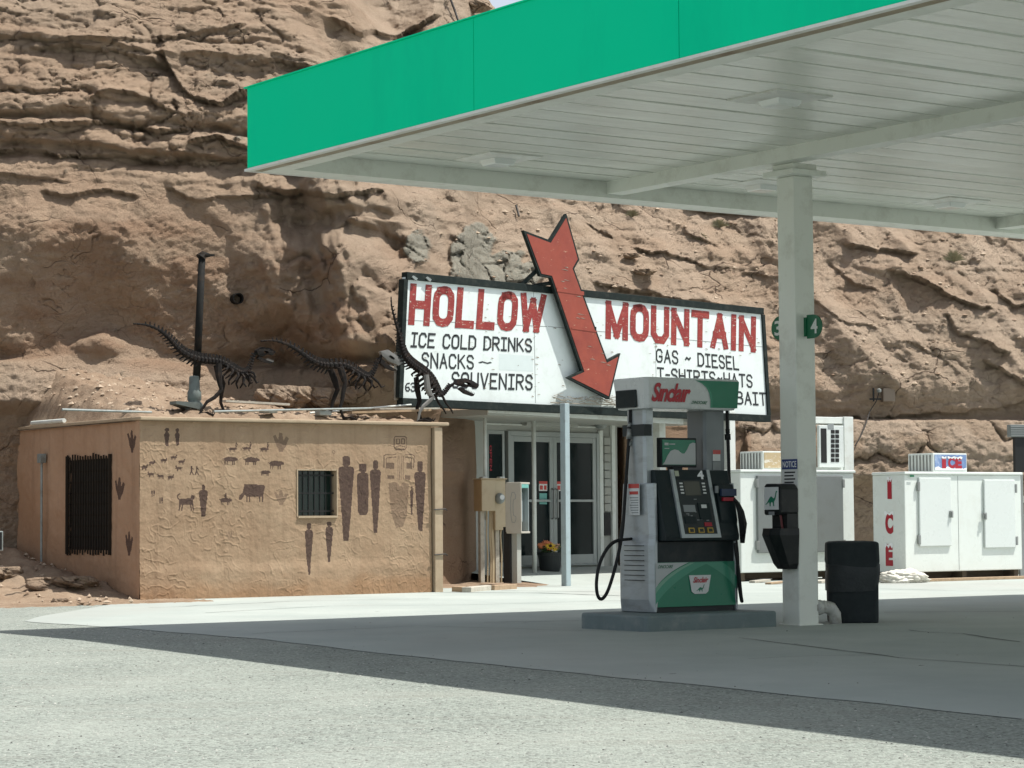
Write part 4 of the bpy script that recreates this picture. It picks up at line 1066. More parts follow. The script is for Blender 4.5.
# ================================================================== windscreen service box on the left column face
ds = thing('service_dispenser', 'black windscreen washing station with bucket fixed to the white column', 'dispenser', FCol)
def dz(py): return FCol.hx(795, py, -CH)[1]
wy0, wy1 = -CH - .012, CH - .012             # width along local y
zt, zmid, zb1, zb0 = dz(483.5), dz(515), dz(528), dz(569)
D = .225
mb = MB()
x = -CH
mb.pyz([(wy0, dz(512)), (wy0, zt-.05), (wy0+.04, zt-.006), (wy0+.09, zt), (wy1-.03, zt), (wy1, zt-.03), (wy1, dz(514)), (wy1-.02, zmid), (wy0+.02, zmid)], x-D, x-.004)
mb.build('towel_box', M['dispenser'], ds, bevel=.012)
mb = MB(); mb.pyz([(wy0+.012, zb1-.05), (wy0+.012, zmid+.02), (wy1-.02, zmid+.02), (wy1-.02, zb1-.05)], x-.14, x-.004); mb.build('back_plate', M['dispenser'], ds)
# bucket: open at the top, leaning forward
def ring(z, xo, w0, w1): return [(x-.006, w0, z), (x-.006, w1, z), (x-xo, w1, z), (x-xo*1.08, (w0+w1)/2, z), (x-xo, w0, z)]
mb = MB(); mb.loft([ring(zb0, .10, wy0+.03, wy1-.04), ring(zb0+.05, .135, wy0+.01, wy1-.02), ring(dz(535), D+.03, wy0-.01, wy1+.0), ring(zb1-.0, D+.015, wy0-.008, wy1), ring(zb1-.005, D-.01, wy0+.015, wy1-.02), ring(zb1-.05, D-.03, wy0+.02, wy1-.025)])
mb.build('bucket', M['dispenser'], ds, bevel=.006)
mb = MB(); mb.box(x-D-.004, x-D-.001, wy0+.03, wy1-.012, dz(509.5), dz(487)); pn = mb.build('picture_panel', M['label_white'], ds)
DINO = [(0,.10),(.05,.14),(.14,.20),(.25,.36),(.36,.52),(.46,.62),(.56,.62),(.66,.52),(.74,.50),(.80,.60),(.84,.78),(.88,.92),(.93,.99),(1.0,.95),(1.0,.90),(.95,.88),(.92,.80),(.89,.62),(.84,.44),(.76,.32),(.72,.28),(.735,.12),(.74,.0),(.66,0),(.64,.14),(.60,.26),(.50,.26),(.46,.14),(.45,.0),(.37,0),(.36,.14),(.33,.26),(.25,.20),(.15,.13),(.07,.10)]
mb = MB(); ya, yb2 = wy1-.025, wy0+.045; za, zb_ = dz(506), dz(490.5)
mb.add([(x-D-.006, lerp(ya, yb2, u), lerp(za, zb_, v)) for u, v in DINO], [tuple(range(len(DINO)))])
mb.build('emblem', M['pump_green'], pn)
mb = MB(); mb.box(x-D-.004, x-D-.001, (wy0+wy1)/2-.03, (wy0+wy1)/2+.05, dz(515), dz(511.5)); mb.build('latch', M['label_grey'], ds)
sq = thing('squeegee', 'dark red squeegee handle standing in the black bucket', 'squeegee', FCol)
mb = MB(); mb.tube([(x-.15, wy0+.05, zb1-.12), (x-.19, wy0+.075, dz(497))], .011, 8); mb.build('handle', M['squeegee'], sq)
mb = MB(); mb.tube([(x-.15, wy0+.05, zb1-.20), (x-.15, wy0+.05, zb1-.11)], .02, 8); mb.box(x-.19, x-.11, wy0+.035, wy0+.065, zb1-.24, zb1-.20); mb.build('head', M['rubber'], sq)

# ================================================================== pump island and fuel pump
ic = onz(647, 632, 0); FI = Frame((ic.x, ic.y, 0), 35)
IW = FI.hy(778.5, 628.7, 0)[0]; IL = FI.hx(579.5, 630, 0)[0]; IZ = FI.hy(647, 615.8)[1]
mb = MB(); r = .03
mb.pxy([(r, 0), (IW-r, 0), (IW, r), (IW, IL-r), (IW-r, IL), (r, IL), (0, IL-r), (0, r)], -.25, IZ)
o = mb.build('pump_island', M['island'], frame=FI, bevel=.025); structure(o)
pc = onz(655.3, 613.2, IZ); FP = Frame((pc.x, pc.y, IZ), 35)
PW = FP.hy(737.8, 612.6, 0)[0]; PD = FP.hx(621.5, 612.6, 0)[0]
print('island', IW, IL, IZ, 'pump', PW, PD)
pz = lambda py: FP.hy(690, py)[1]
fpump = thing('fuel_pump', 'green, black and silver fuel pump number 4 on its concrete island', 'fuel pump', FP)
zd, z_g, z_b, z_c0 = pz(606.5), pz(562), pz(541), pz(483)
ztop0, ztop1 = pz(409.5), pz(378.5)
E = .14                                           # width of the side columns
# plinth and cabinet
mb = MB(); mb.box(.012, PW-.012, .02, PD-.02, 0, zd); mb.build('plinth', M['pump_dark'], fpump)
mb = MB(); mb.box(.01, PW-.01, .012, PD-.012, zd+.001, z_b); mb.build('cabinet', M['pump_black'], fpump, bevel=.006)
# front decal door with arcs
def door(yf, s):
    mb = MB(); mb.box(.0, PW, yf, yf+s*.012, zd+.002, z_g) if s > 0 else mb.box(0, PW, yf+s*.012, yf, zd+.002, z_g)
    return mb.build('decal_door', M['pump_green'], fpump)
dd = door(-.002, 1)
H_ = z_g - zd
def arc(cx, cz, r0, r1, a0, a1, n=26): return [(cx + r0*math.cos(lerp(a0, a1, i/n)), cz + r0*math.sin(lerp(a0, a1, i/n))) for i in range(n+1)], [(cx + r1*math.cos(lerp(a0, a1, i/n)), cz + r1*math.sin(lerp(a0, a1, i/n))) for i in range(n+1)]
def clip_band(mb, a, b, y):
    """arc band clipped to the door rectangle"""
    cl = lambda p: (min(max(p[0], .004), PW-.004), min(max(p[1], zd+.006), z_g-.004))
    for i in range(len(a)-1):
        q_ = [cl(a[i]), cl(a[i+1]), cl(b[i+1]), cl(b[i])]
        ar = abs((q_[2][0]-q_[0][0])*(q_[3][1]-q_[1][1]) - (q_[3][0]-q_[1][0])*(q_[2][1]-q_[0][1]))
        if ar > 1e-6: mb.add([(p[0], y, p[1]) for p in q_], [(0,1,2,3)])
def cbez(pts, n=24):
    out = []
    for i in range(n+1):
        t = i/n; a, b, c = pts; out.append(((1-t)**2*a[0]+2*t*(1-t)*b[0]+t*t*c[0], (1-t)**2*a[1]+2*t*(1-t)*b[1]+t*t*c[1]))
    return out
U = lambda u, v: (u*PW, zd + v*H_)
mb = MB()                                         # mid-green sweep from lower left to the top
lo = cbez([U(.0,.42), U(.12,.75), U(.42,.985)]); hi = cbez([U(.0,.06), U(.22,.66), U(.66,.985)])
clip_band(mb, hi, lo, -.0045)
lo = cbez([U(.98,.36), U(.86,.72), U(.58,.985)]); hi = cbez([U(.995,.62), U(.93,.86), U(.80,.985)])
clip_band(mb, lo, hi, -.0052); mb.build('sweep', M['pump_green_mid'], dd)
mb = MB()
lo = cbez([U(.0,.42), U(.12,.75), U(.42,.985)]); hi = cbez([U(.0,.30), U(.14,.70), U(.47,.985)])
clip_band(mb, hi, lo, -.0060); mb.build('sweep', M['pump_green_pale'], dd)
mb = MB(); a_ = cbez([U(.004,.44), U(.12,.77), U(.40,.992)])
mb.add([(p[0], -.0065, p[1]) for p in a_] + [(.004, -.0065, zd+.992*H_)], [tuple(range(len(a_)+1))]); mb.build('ivory_corner', M['pump_ivory'], dd)
mb = MB(); text_on(mb, 'DINOCARE', lambda u, v: (lerp(.03, .20, u)+.012*v, -.0085, lerp(zd+.87*H_, zd+.945*H_, v)), offset=.015); mb.build('lettering', M['disc_green'], dd)
# shield with wordmark
sh = [U(.40,.70), U(.665,.70), U(.63,.33), U(.60,.28), U(.465,.28), U(.43,.33)]
mb = MB(); mb.pxz(sh, -.012, -.0075); em = mb.build('shield', M['pump_white'], dd)
mb = MB(); text_on(mb, 'Sinclair', lambda u, v: (lerp(.445*PW, .625*PW, u)+.01*v, -.0145, lerp(U(0,.53)[1], U(0,.66)[1], v)), offset=.03, shear=.2); mb.build('lettering', M['pump_letter'], em)
mb = MB(); p0_ = U(.48,.33); p1_ = U(.585,.49)
mb.add([(lerp(p0_[0], p1_[0], u), -.0145, lerp(p0_[1], p1_[1], v)) for u, v in DINO], [tuple(range(len(DINO)))]); mb.build('emblem', M['pump_green'], em)
door(PD+.002, -1)
# silver lower flank shells, both sides
def shell(s):
    X_ = lambda v: v if s < 0 else PW - v
    mb = MB()
    a = [(-.035, .05), (-.05, PD-.05), (.0, PD+.004), (.035, PD+.004), (.035, -.004), (.0, -.004)]
    b = [(-.02, .09), (-.03, PD-.09), (.02, PD-.02), (.05, PD-.02), (.05, .02), (.01, .02)]
    za = z_b + .06
    mb.loft([[(X_(p[0]*.55), p[1], 0.004) for p in a], [(X_(p[0]), p[1], .12) for p in a], [(X_(p[0]), p[1], lerp(0, z_c0, .52)) for p in a], [(X_(p[0]*.9+.008), p[1], za) for p in a], [(X_(p[0]), p[1], z_c0) for p in b]])
    o = mb.build('flank_shell', M['pump_silver'], fpump, bevel=.008)
    return o
s_l = shell(-1); s_r = shell(1)
mb = MB()
for z in np.linspace(.30, .62, 8): mb.box(-.0545, -.045, .10, PD-.12, z-.003, z+.003)
mb.build('louvre', M['pump_dark'], s_l)
# paper notices on the flank and right column
sy0, sz1 = FP.hx(629, 484, -.052); sy1, sz0 = FP.hx(640, 515, -.052)
sy0, sy1 = min(sy0, PD-.06), max(sy1, .07)
mb = MB(); mb.box(-.058, -.053, sy1, sy0, sz0, sz1); nt_ = mb.build('warning_label', M['label_white'], s_l)
mb = MB(); mb.box(-.0605, -.0585, sy1, sy0, lerp(sz0, sz1, .86), sz1)
mb.box(-.0605, -.0585, lerp(sy1, sy0, .1), lerp(sy1, sy0, .9), lerp(sz0, sz1, .66), lerp(sz0, sz1, .76)); mb.build('heading', M['red_white'], nt_)
mb = MB()
for k in range(7): mb.box(-.0595, -.0585, lerp(sy1, sy0, .1), lerp(sy1, sy0, random.uniform(.7, .92)), lerp(sz0, sz1, .06+.08*k), lerp(sz0, sz1, .09+.08*k))
mb.build('small_print', M['label_grey'], nt_)
# upper columns
def upcol(x0, x1):
    ya, yb4 = PD*.22, PD*.78
    mb = MB(); mb.pxy([(x0, ya+.03), (x0+.02, ya), (x1-.02, ya), (x1, ya+.03), (x1, yb4-.03), (x1-.02, yb4), (x0+.02, yb4), (x0, yb4-.03)], z_c0-.05, ztop0+.002)
    return mb.build('upright', M['pump_silver'], fpump, bevel=.004)
UY = PD*.22
ul = upcol(-.015, .105)
xr0 = FP.hy(705, 450, UY)[0]
ur = upcol(xr0, PW-.03); ur.data.materials.clear(); ur.data.materials.append(M['pump_grey'])
lx0, lz1 = FP.hy(712.5, 450, UY); lx1, lz0 = FP.hy(720, 461, UY)
mb = MB(); mb.box(lx0, lx1, UY-.006, UY-.002, lz0, lz1); lb = mb.build('warning_label', M['label_white'], ur)
mb = MB(); mb.box(lx0, lx1, UY-.009, UY-.0065, lerp(lz0, lz1, .62), lz1); mb.build('heading', M['red_white'], lb)
mb = MB(); mb.box(lx0-.003, lx1+.003, UY-.006, UY-.002, lz0-.16, lz0-.01); mb.build('side_panel', M['label_grey'], ur)
# electronics head with a sloping face
hb0, hb1 = z_b, pz(470)
hx0 = FP.hy(647, 540, .0)[0]; hx0 = max(.04, hx0)
mb = MB()
mb.pyz([(-.10, hb0+.002), (-.105, hb0+.05), (.055, hb1), (PD-.055, hb1), (PD+.105, hb0+.05), (PD+.10, hb0+.002)], .052, PW-.055)
mb.build('console', M['pump_black'], fpump, bevel=.01)
sl = (.055+.105)/(hb1 - hb0 - .05)
def sy(z): return -.105 + (z - hb0 - .05)*sl     # y of the sloping face at height z
def hface(px, py):
    y = -.04
    for _ in range(8):
        x_, z_ = FP.hy(px, py, y); y = sy(z_)
    return x_, z_
def face_quad(mb, x0, x1, z0, z1, d0, d1, mi=0, sk=0.0):
    """thin plate lying on the sloping face"""
    vs = []
    for d in (d0, d1):
        for x_, z_ in ((x0, z0), (x1, z0), (x1, z1), (x0, z1)): vs.append((x_, sy(z_)-d, z_))
    mb.add(vs, [(0,1,2,3),(4,5,6,7),(0,1,5,4),(1,2,6,5),(2,3,7,6),(3,0,4,7)], mi)
(ax, az1), (bx, _), (cx_, az0), (dx_, _) = hface(671, 469.5), hface(710.5, 469.5), hface(678.7, 538), hface(717.3, 538)
fx0 = (ax+cx_)/2; fx1 = (bx+dx_)/2
mb = MB(); face_quad(mb, fx0, fx0+.04, az0, az1, .0, .022); face_quad(mb, fx1-.036, fx1, az0, az1, 0, .022); face_quad(mb, fx0+.0402, fx1-.0362, az0, az0+.035, 0, .0218)
bz = mb.build('bezel', M['pump_silver'], fpump)
mb = MB(); face_quad(mb, fx0+.0403, fx1-.0363, az0+.0353, az1-.002, .001, .012); fp_ = mb.build('face_plate', M['pump_dark'], fpump)
LW = fx1 - fx0 - .08; LH = az1 - az0 - .04
Q = lambda u, v: (fx0 + .042 + u*LW, az0 + .037 + v*LH)
def part(name, u0, u1, v0, v1, mat, d=.004):
    mb = MB(); a_, b_ = Q(u0, v0), Q(u1, v1); face_quad(mb, a_[0], b_[0], a_[1], b_[1], .0122, .0122+d); return mb.build(name, mat, fp_)
part('number_strip', .0, 1, .845, .995, M['pump_black'], .003)
part('price_label', .02, .14, .90, .985, paint('pale label', (.42,.45,.33), .5), .005)
mb = MB(); a_, b_ = Q(.70, .855), Q(.90, .99)
text_on(mb, '4', lambda u, v: (lerp(a_[0], b_[0], u), sy(lerp(a_[1], b_[1], v))-.0175, lerp(a_[1], b_[1], v)), offset=.045); mb.build('numeral', M['snow_white'], fp_)
part('display', .24, .72, .60, .82, M['screen'])
for k in range(4):
    for u in (.11, .80): part('soft_key', u, u+.09, .625+.05*k, .65+.05*k, M['label_white'], .006)
part('keypad', .1, .46, .34, .45, M['label_grey'], .006)
part('card_slot', .55, .90, .22, .48, M['pump_black'], .012)
part('reader_light', .64, .80, .40, .455, M['label_white'], .014)
part('receipt_slot', .08, .42, .16, .27, M['pump_black'], .008)
part('stop_button', .66, .88, .115, .175, M['red'], .008)
for u in (.14, .44, .72):
    o = part('grade_button', u, u+.17, .015, .095, M['yellow'], .010)
    mb = MB(); a_, b_ = Q(u+.03, .03), Q(u+.14, .08); face_quad(mb, a_[0], b_[0], a_[1], b_[1], .0222, .025); mb.build('button_centre', M['pump_dark'], o)
mb = MB()
rng = random.Random(9)
for k in range(16):
    u, v = rng.uniform(.08, .85), rng.uniform(.2, .56); a_, b_ = Q(u, v), Q(u+rng.uniform(.04, .12), v+.012)
    face_quad(mb, a_[0], b_[0], a_[1], b_[1], .0123, .0135)
mb.build('small_print', M['label_grey'], fp_)
# display between the uprights
mx0, mz1 = FP.hy(660.3, 437.5, .16); mx1, mz0 = FP.hy(696.8, 467.5, .16)
mb = MB(); mb.box(mx0, mx1, .16, .22, mz0, mz1); mon = mb.build('media_screen', M['pump_black'], fpump, bevel=.006)
mb = MB(); mb.box(mx0+.02, mx1-.02, .154, .159, mz0+.022, mz1-.02); sc_ = mb.build('poster', M['pump_green'], mon)
W_ = mx1-mx0-.04; Hh = mz1-mz0-.042
wave = [(0,.02),(.06,.12),(.14,.36),(.24,.56),(.36,.62),(.48,.58),(.58,.46),(.66,.46),(.74,.62),(.82,.84),(.92,.90),(1,.88),(1,.02)]
mb = MB(); mb.add([(mx0+.02+u*W_, .1515, mz0+.022+v*Hh) for u, v in wave], [tuple(range(len(wave)))]); mb.build('hill', M['pump_ivory'], sc_)
mb = MB()
for u0, u1, v0, v1 in ((.06,.18,.78,.88),(.2,.38,.81,.85),(.06,.2,.64,.67)): mb.box(mx0+.02+u0*W_, mx0+.02+u1*W_, .1518, .1535, mz0+.022+v0*Hh, mz0+.022+v1*Hh)
mb.build('mark', M['pump_ivory'], sc_)
mb = MB(); mb.box((mx0+mx1)/2-.06, (mx0+mx1)/2+.06, .18, .26, hb1-.01, mz0+.003); mb.build('screen_foot', M['pump_black'], fpump)
# topper
tx0, tx1 = FP.hy(649, 380, -.06)[0], FP.hy(738.8, 380, -.06)[0]
def tring(z, k):
    x0, x1, y0, y1 = tx0+.03*k, tx1-.03*k, -.06+.035*k, PD-.03-.035*k
    c = .05
    return [(x0-.03, y0+.04, z), (x0, y0, z), (x1, y0, z), (x1+.02, y0+.05, z), (x1+.02, y1-.05, z), (x1, y1, z), (x0, y1, z), (x0-.03, y1-.04, z)]
mb = MB(); mb.loft([tring(ztop0, 1), tring(ztop0+.02, .85), tring(ztop1-.02, 0), tring(ztop1, .25)])
tp = mb.build('topper', M['pump_white'], fpump, bevel=.008)
TH = ztop1 - ztop0
tf = lambda z: -.06 + .035*(1 - (z - ztop0)/TH) - .004      # front of the topper
def tq(u, v, d=0.0): 
    z = lerp(ztop0+.02, ztop1-.02, v); return (lerp(tx0, tx1, u), tf(z)-d, z)
cv = [tq(.60,1,.002)] + [tq(.60 + .145*(1-(1-t)**1.0)*(1) - .0*(t), 1-t, .002) for t in (.2,.4,.6,.8)]
curve = [(.525,1.0),(.60,.90),(.655,.75),(.69,.55),(.71,.3),(.715,.0)]
mb = MB(); pts = [tq(u, v, .002) for u, v in curve] + [tq(1.0, 0, .002), tq(1.0, 1, .002)]
mb.add(pts, [tuple(range(len(pts)))]); mb.add([tq(1.0,0,.002), tq(1,1,.002), (tx1+.024, -.008, ztop1-.02), (tx1+.0, .02, ztop0+.02)], [(0,1,2,3)]); mb.build('green_end', M['pump_green'], tp)
mb = MB(); c2 = [(u-.022, v) for u, v in curve]
vs = [tq(u, v, .0035) for u, v in curve] + [tq(u, v, .0035) for u, v in c2]
mb.add(vs, [(i, i+1, i+7, i+6) for i in range(5)]); mb.build('stripe', M['pump_green_mid'], tp)
mb = MB(); text_on(mb, 'S\u0131ncla\u0131r', lambda u, v: tq(.045 + .415*u + .022*(v-.5), .17 + .70*v, .006), offset=.035, shear=.12, space=.92); mb.build('lettering', M['pump_letter'], tp)
mb = MB(); text_on(mb, 'DINOCARE', lambda u, v: tq(.475 + .17*u + .01*v, .12 + .12*v, .006), offset=.02, shear=.15); mb.build('lettering', M['disc_green'], tp)
# hose reels under the left end of the topper and the hoses
yl0, yl1 = .10, PD-.10
zr0, zr1 = pz(408), pz(391)
mb = MB(); mb.box(tx0-.036, tx0-.012, yl0, yl1, ztop0+.012, lerp(ztop0, ztop1, .62)); mb.build('hose_outlet', M['pump_black'], tp, bevel=.02)
hy_ = PD*.62
hx_ = lambda px, py: FP.hy(px, py, hy_)
mb = MB()
pts = [hx_(630.5, 408), hx_(630, 425), hx_(628.5, 445), hx_(626, 480), hx_(622.5, 530), hx_(617, 560), hx_(610, 585), hx_(605, 596), hx_(600.5, 599), hx_(597.3, 594), hx_(596.5, 582), hx_(599, 566), hx_(605, 552), hx_(612, 543.5), hx_(619, 540)]
mb.tube(smooth_path([(p[0], hy_, p[1]) for p in pts]), .0165, 10); mb.tube([(pts[-1][0], hy_, pts[-1][1]), (-.02, hy_-.02, pts[-1][1]+.01)], .014, 8)
mb.build('hose', M['rubber'], fpump, smooth=True)
mb = MB()
for py0, py1, r in ((423, 427, .02), (429, 439, .028), (441, 446, .02)):
    a_, b_ = hx_(630, py0), hx_(629, py1); mb.tube([(a_[0], hy_, a_[1]), (b_[0], hy_, b_[1])], r, 10)
mb.build('breakaway', M['steel'], fpump, smooth=True)
zb_a, zb_b = pz(436), pz(424.5)
mb = MB(); mb.box(-.03, -.0155, UY-.012, PD*.78+.03, zb_a, zb_b); mb.box(-.0152, .06, UY-.012, UY-.001, zb_a, zb_b); mb.build('strap', M['pump_dark'], ul)
# nozzle and its boot on the right
nx = PW - .035
nz = lambda py: FP.hy(725, py, .0)[1]
n0 = FP.hy(715, 500, -.02)[0]; n1 = FP.hy(731, 500, -.02)[0]
mb = MB(); mb.pyz([(-.05, nz(541)), (-.08, nz(520)), (-.02, nz(484)), (.1, nz(484)), (.1, nz(541))], n0+.02, n1+.03); bt = mb.build('nozzle_boot', M['pump_black'], fpump, bevel=.008)
mb = MB(); mb.box(n0+.035, n1+.02, -.079, -.052, nz(496), nz(489)); mb.build('grade_label', M['navy'], bt)
mb = MB(); mb.box(n0+.05, n1+.0, -.084, -.06, nz(501), nz(497.5)); mb.build('trigger_label', M['red'], bt)
mb = MB(); mb.box(n0-.01, n0+.019, -.05, -.03, nz(493), nz(486)); mb.build('decal', M['label_grey'], bt)
no = MB(); xn = n1 + .0
no.tube([(xn, -.11, nz(503)), (xn+.02, -.135, nz(512)), (xn+.05, -.13, nz(524)), (xn+.07, -.10, nz(534)), (xn+.075, -.09, nz(543))], [.022, .034, .040, .030, .022], 10)
no.tube([(xn+.0, -.155, nz(509)), (xn+.012, -.185, nz(520)), (xn+.045, -.165, nz(533)), (xn+.06, -.11, nz(537))], .010, 6)
no.tube([(xn, -.11, nz(503)), (xn-.015, -.06, nz(498))], .018, 8)
no.build('nozzle', M['rubber'], fpump, smooth=True)
mb = MB(); hr = FP.hy(729, 420, .12)
P_ = lambda px, py, y: (FP.hy(px, py, y)[0], y, FP.hy(px, py, y)[1])
mb.tube(smooth_path([P_(727, 409, .12), P_(727.5, 430, .12), P_(728.5, 455, .10), P_(729.5, 485, .07), P_(733, 520, .03), P_(737, 550, .0), P_(738.5, 580, -.02), P_(741, 598, -.03), P_(742, 601, -.05), P_(741, 595, -.07), P_(738.5, 570, -.09), P_(736, 552, -.10), P_(735.2, 543, -.09)]), .0165, 10)
mb.build('hose', M['rubber'], fpump, smooth=True)
mb = MB()
for py0, py1, r in ((429, 433, .022), (434, 440, .03)): mb.tube([P_(727.5, py0, .12), P_(727.8, py1, .12)], r, 10)
mb.build('breakaway', M['rubber'], fpump, smooth=True)

# ================================================================== litter bin
p = onz(853.5, 622.3, 0); FB = Frame((p.x, p.y+.05, 0), -5)
bw = .242; zt = FB.hy(853, 551.5, -bw)[1]; zl = FB.hy(853, 542, 0)[1]
def rsq(r, z, c=.13, wob=0):
    k = c*r; pts = [(r-k,-r),(r,-r+k),(r,r-k),(r-k,r),(-r+k,r),(-r,r-k),(-r,-r+k),(-r+k,-r)]
    return [(x+random.uniform(-wob, wob), y+random.uniform(-wob, wob), z+random.uniform(-wob, wob)*.5) for x, y in pts]
bn = thing('litter_bin', 'black square litter bin lined with a dark bag beside the column', 'bin', FB)
mb = MB(); mb.loft([rsq(bw*.97, .0), rsq(bw*.98, .04), rsq(bw, .5), rsq(bw*1.01, zt-.09)]); mb.build('body', M['bin'], bn, bevel=.012)
mb = MB(); mb.loft([rsq(bw*1.02, zt-.16, wob=.012), rsq(bw*1.03, zt-.09, wob=.006), rsq(bw*1.03, zl-.03), rsq(bw*1.02, zl-.005), rsq(bw*.9, zl+.006), rsq(bw*.5, zl+.012)]); mb.build('lid', M['bin'], bn, bevel=.012)
mb = MB(); mb.loft([rsq(bw*1.02, .30, wob=.02), rsq(bw*1.045, .42, wob=.014), rsq(bw*1.05, .50, wob=.014), rsq(bw*1.03, zt-.12, wob=.012)], cap=False); mb.build('bag', paint('black plastic bag', (.02,.026,.028), .6, var=.2, bump=.8, bs=18), bn, smooth=True)

# ================================================================== ice freezers
def freezer(front, label, Wd, Hb, Dp, skid, lettered):
    f = thing('ice_freezer', label, 'ice freezer', front, 'white ice freezers by the cliff')
    mb = MB(); mb.box(0, Wd, 0, Dp, skid, Hb-.045); mb.build('body', M['ice_white'], f, bevel=.012)
    mb = MB(); mb.box(-.02, Wd+.02, -.03, Dp, Hb-.044, Hb); mb.build('top', M['ice_white'], f, bevel=.012)
    mb = MB()
    for x in (.03, Wd*.5, Wd-.12): mb.box(x, x+.09, .06, Dp-.05, .0, skid-.002)
    mb.box(0.02, Wd-.02, .30, .36, .03, skid-.003); mb.build('skid', paint('skid timber with painted shade', (.10,.075,.05), .9, var=.4, vs=9), f)  # timber colour darkened to paint in the shaded gap under the freezer
    return f
ib = onz(906, 582, 0); FF = Frame((ib.x, ib.y, 0), 35)
IWd = FF.hy(1021.5, 520)[0]; IH = FF.hy(906, 471.6)[1]; sk = FF.hy(906, 572.5)[1]; ID = FF.hx(873, 520)[0]
print('freezer', IWd, IH, sk, ID)
f1_ = freezer(FF, 'white two-door ice freezer with red ICE letters on its flank', IWd, IH, ID, sk, True)
def dr(x0, x1, z0, z1, mat, parent, hinge_left, latch):
    mb = MB(); mb.box(x0, x1, -.038, -.004, z0, z1); d_ = mb.build('door', mat, parent, bevel=.012)
    hx0 = x0-.035 if hinge_left else x1-.005
    for k in (.1, .87):
        mb = MB(); mb.box(hx0, hx0+.045, -.048, -.012, lerp(z0, z1, k)-.07, lerp(z0, z1, k)+.07)
        mb.build('hinge', M['steel'], d_, bevel=.006)
    if latch is not None:
        mb = MB(); zc = lerp(z0, z1, .47); mb.box(latch-.025, latch+.045, -.062, -.039, zc-.06, zc+.05); mb.box(latch-.01, latch+.02, -.085, -.0621, zc-.045, zc+.035); mb.build('latch', M['steel'], d_, bevel=.006)
    return d_
x0, z1 = FF.hy(917.5, 477.5); x1, z0 = FF.hy(950.5, 546)
dr(x0, x1, z0, z1, M['ice_door'], f1_, True, x1-.03)
x0, z1 = FF.hy(982.5, 479.5); x1, z0 = FF.hy(1014.5, 547.5)
dr(x0, x1, z0, z1, M['ice_door'], f1_, False, x0-.02)
mb = MB(); xs_ = FF.hy(958, 500)[0]; mb.box(xs_-.002, xs_+.002, -.004, -.001, sk+.02, IH-.06); mb.build('seam', M['label_grey'], f1_)
mb = MB(); bx0, bz1 = FF.hy(908.5, 475); bx1, bz0 = FF.hy(912.5, 477); mb.box(bx0, bx1, -.036, -.031, bz0, bz1); mb.build('badge', M['disc_green'], f1_)
# lettering on the flank: red with snow caps
def snow_letters(word, fn, parent, cap=.13):
    """bold block letters with white drifts on their heads; fn(u, v, depth) for each letter cell"""
    for k, ch in enumerate(word):
        mb = MB(); vs, fs = text_verts(ch, offset=.065); mb.add([fn(k, u, v, 1) for u, v in vs], fs); o = mb.build('letter', M['red'], parent)
        mb = MB(); n = 12
        up = [(-.08+1.16*i/n, 1.02 + .05*math.sin(i/n*8+k)) for i in range(n+1)]; dn = [(-.08+1.16*i/n, 1 - cap + .07*math.sin(i/n*16+k*2) ) for i in range(n+1)]
        if ch == 'C': dn = [(u, max(v, 1-cap*1.0+.35*abs(u-.5)**1.5*0)) for u, v in dn]
        vs = [fn(k, u, v, 2) for u, v in up + dn]
        mb.add(vs, [(i, i+1, n+2+i, n+1+i) for i in range(n)]); mb.build('snow_cap', M['snow_white'], o)
cells = [((887.3, 478), (892, 499)), ((885.2, 512.5), (893.5, 534)), ((885.6, 544), (893.2, 566))]
def flank(k, u, v, d):
    (x0, y0), (x1, y1) = cells[k]; ya, za = FF.hx(x0, y0); yb3, zb3 = FF.hx(x1, y1)
    return (-.002*d - .002, lerp(ya, yb3, u), lerp(zb3, za, v))
snow_letters('ICE', flank, f1_)
def top_unit(f, fr, px0, pxm, px1, py0, py1, panel, words):
    yf = .10
    x0 = fr.hy(px0, py0, yf)[0]; xm, z1 = fr.hy(pxm, py0, yf); x1, z0 = fr.hy(px1, py1, yf)
    dep = .55; xl = xm
    z0 = IH + .002
    mb = MB(); mb.box(xl, x1, yf, yf+dep, z0, z1); u_ = mb.build('compressor_box', M['ice_white'], f, bevel=.008)
    mb = MB()
    for k in range(7): 
        y = lerp(yf+.06, yf+dep-.05, k/6); mb.box(xl-.012, xl-.002, y-.012, y+.012, z0+.02, z1-.03)
    mb.build('louvre', M['steel'], u_)
    mb = MB(); mb.box(xl+.03, x1-.02, yf-.008, yf-.001, z0+.03, z1-.025); p_ = mb.build('sign_panel', panel, u_)
    if words:
        def fn(k, u, v, d):
            a = lerp(xl+.03, x1-.02, .19+.225*k + (.0 if k else .03)); wd = (x1-xl)*(.20 if k else .12)
            return (a + wd*u, yf-.009-.002*d, lerp(z0+.055, z1-.06, v))
        snow_letters('ICE', fn, p_, .14)
        mb = MB(); n = 10; pr = [(i/n, .16+.08*math.sin(i*1.9)) for i in range(n+1)]
        vs = [(lerp(xl+.03, x1-.02, u), yf-.0095, lerp(z0+.03, z1-.025, v)) for u, v in pr + [(u, 0) for u, _ in pr]]
        mb.add(vs, [(i, i+1, n+2+i, n+1+i) for i in range(n)]); mb.build('snow_drift', M['snow_white'], p_)
    return u_
top_unit(f1_, FF, 914, 933, 967, 453, 470, M['blue_panel'], True)
ib = onz(741.5, 581.8, 0); F2 = Frame((ib.x, ib.y, 0), 35)
W2 = F2.hy(854.3, 520)[0]; H2 = F2.hy(741.5, 469.5)[1]; sk2 = F2.hy(741, 573)[1]
f2_ = freezer(F2, 'white freezer with a grey front behind the column', W2, H2, ID, sk2, False)
IH_keep = IH; IH = H2
top_unit(f2_, F2, 746, 762.5, 800, 451, 469, M['faded_panel'], False)
IH = IH_keep
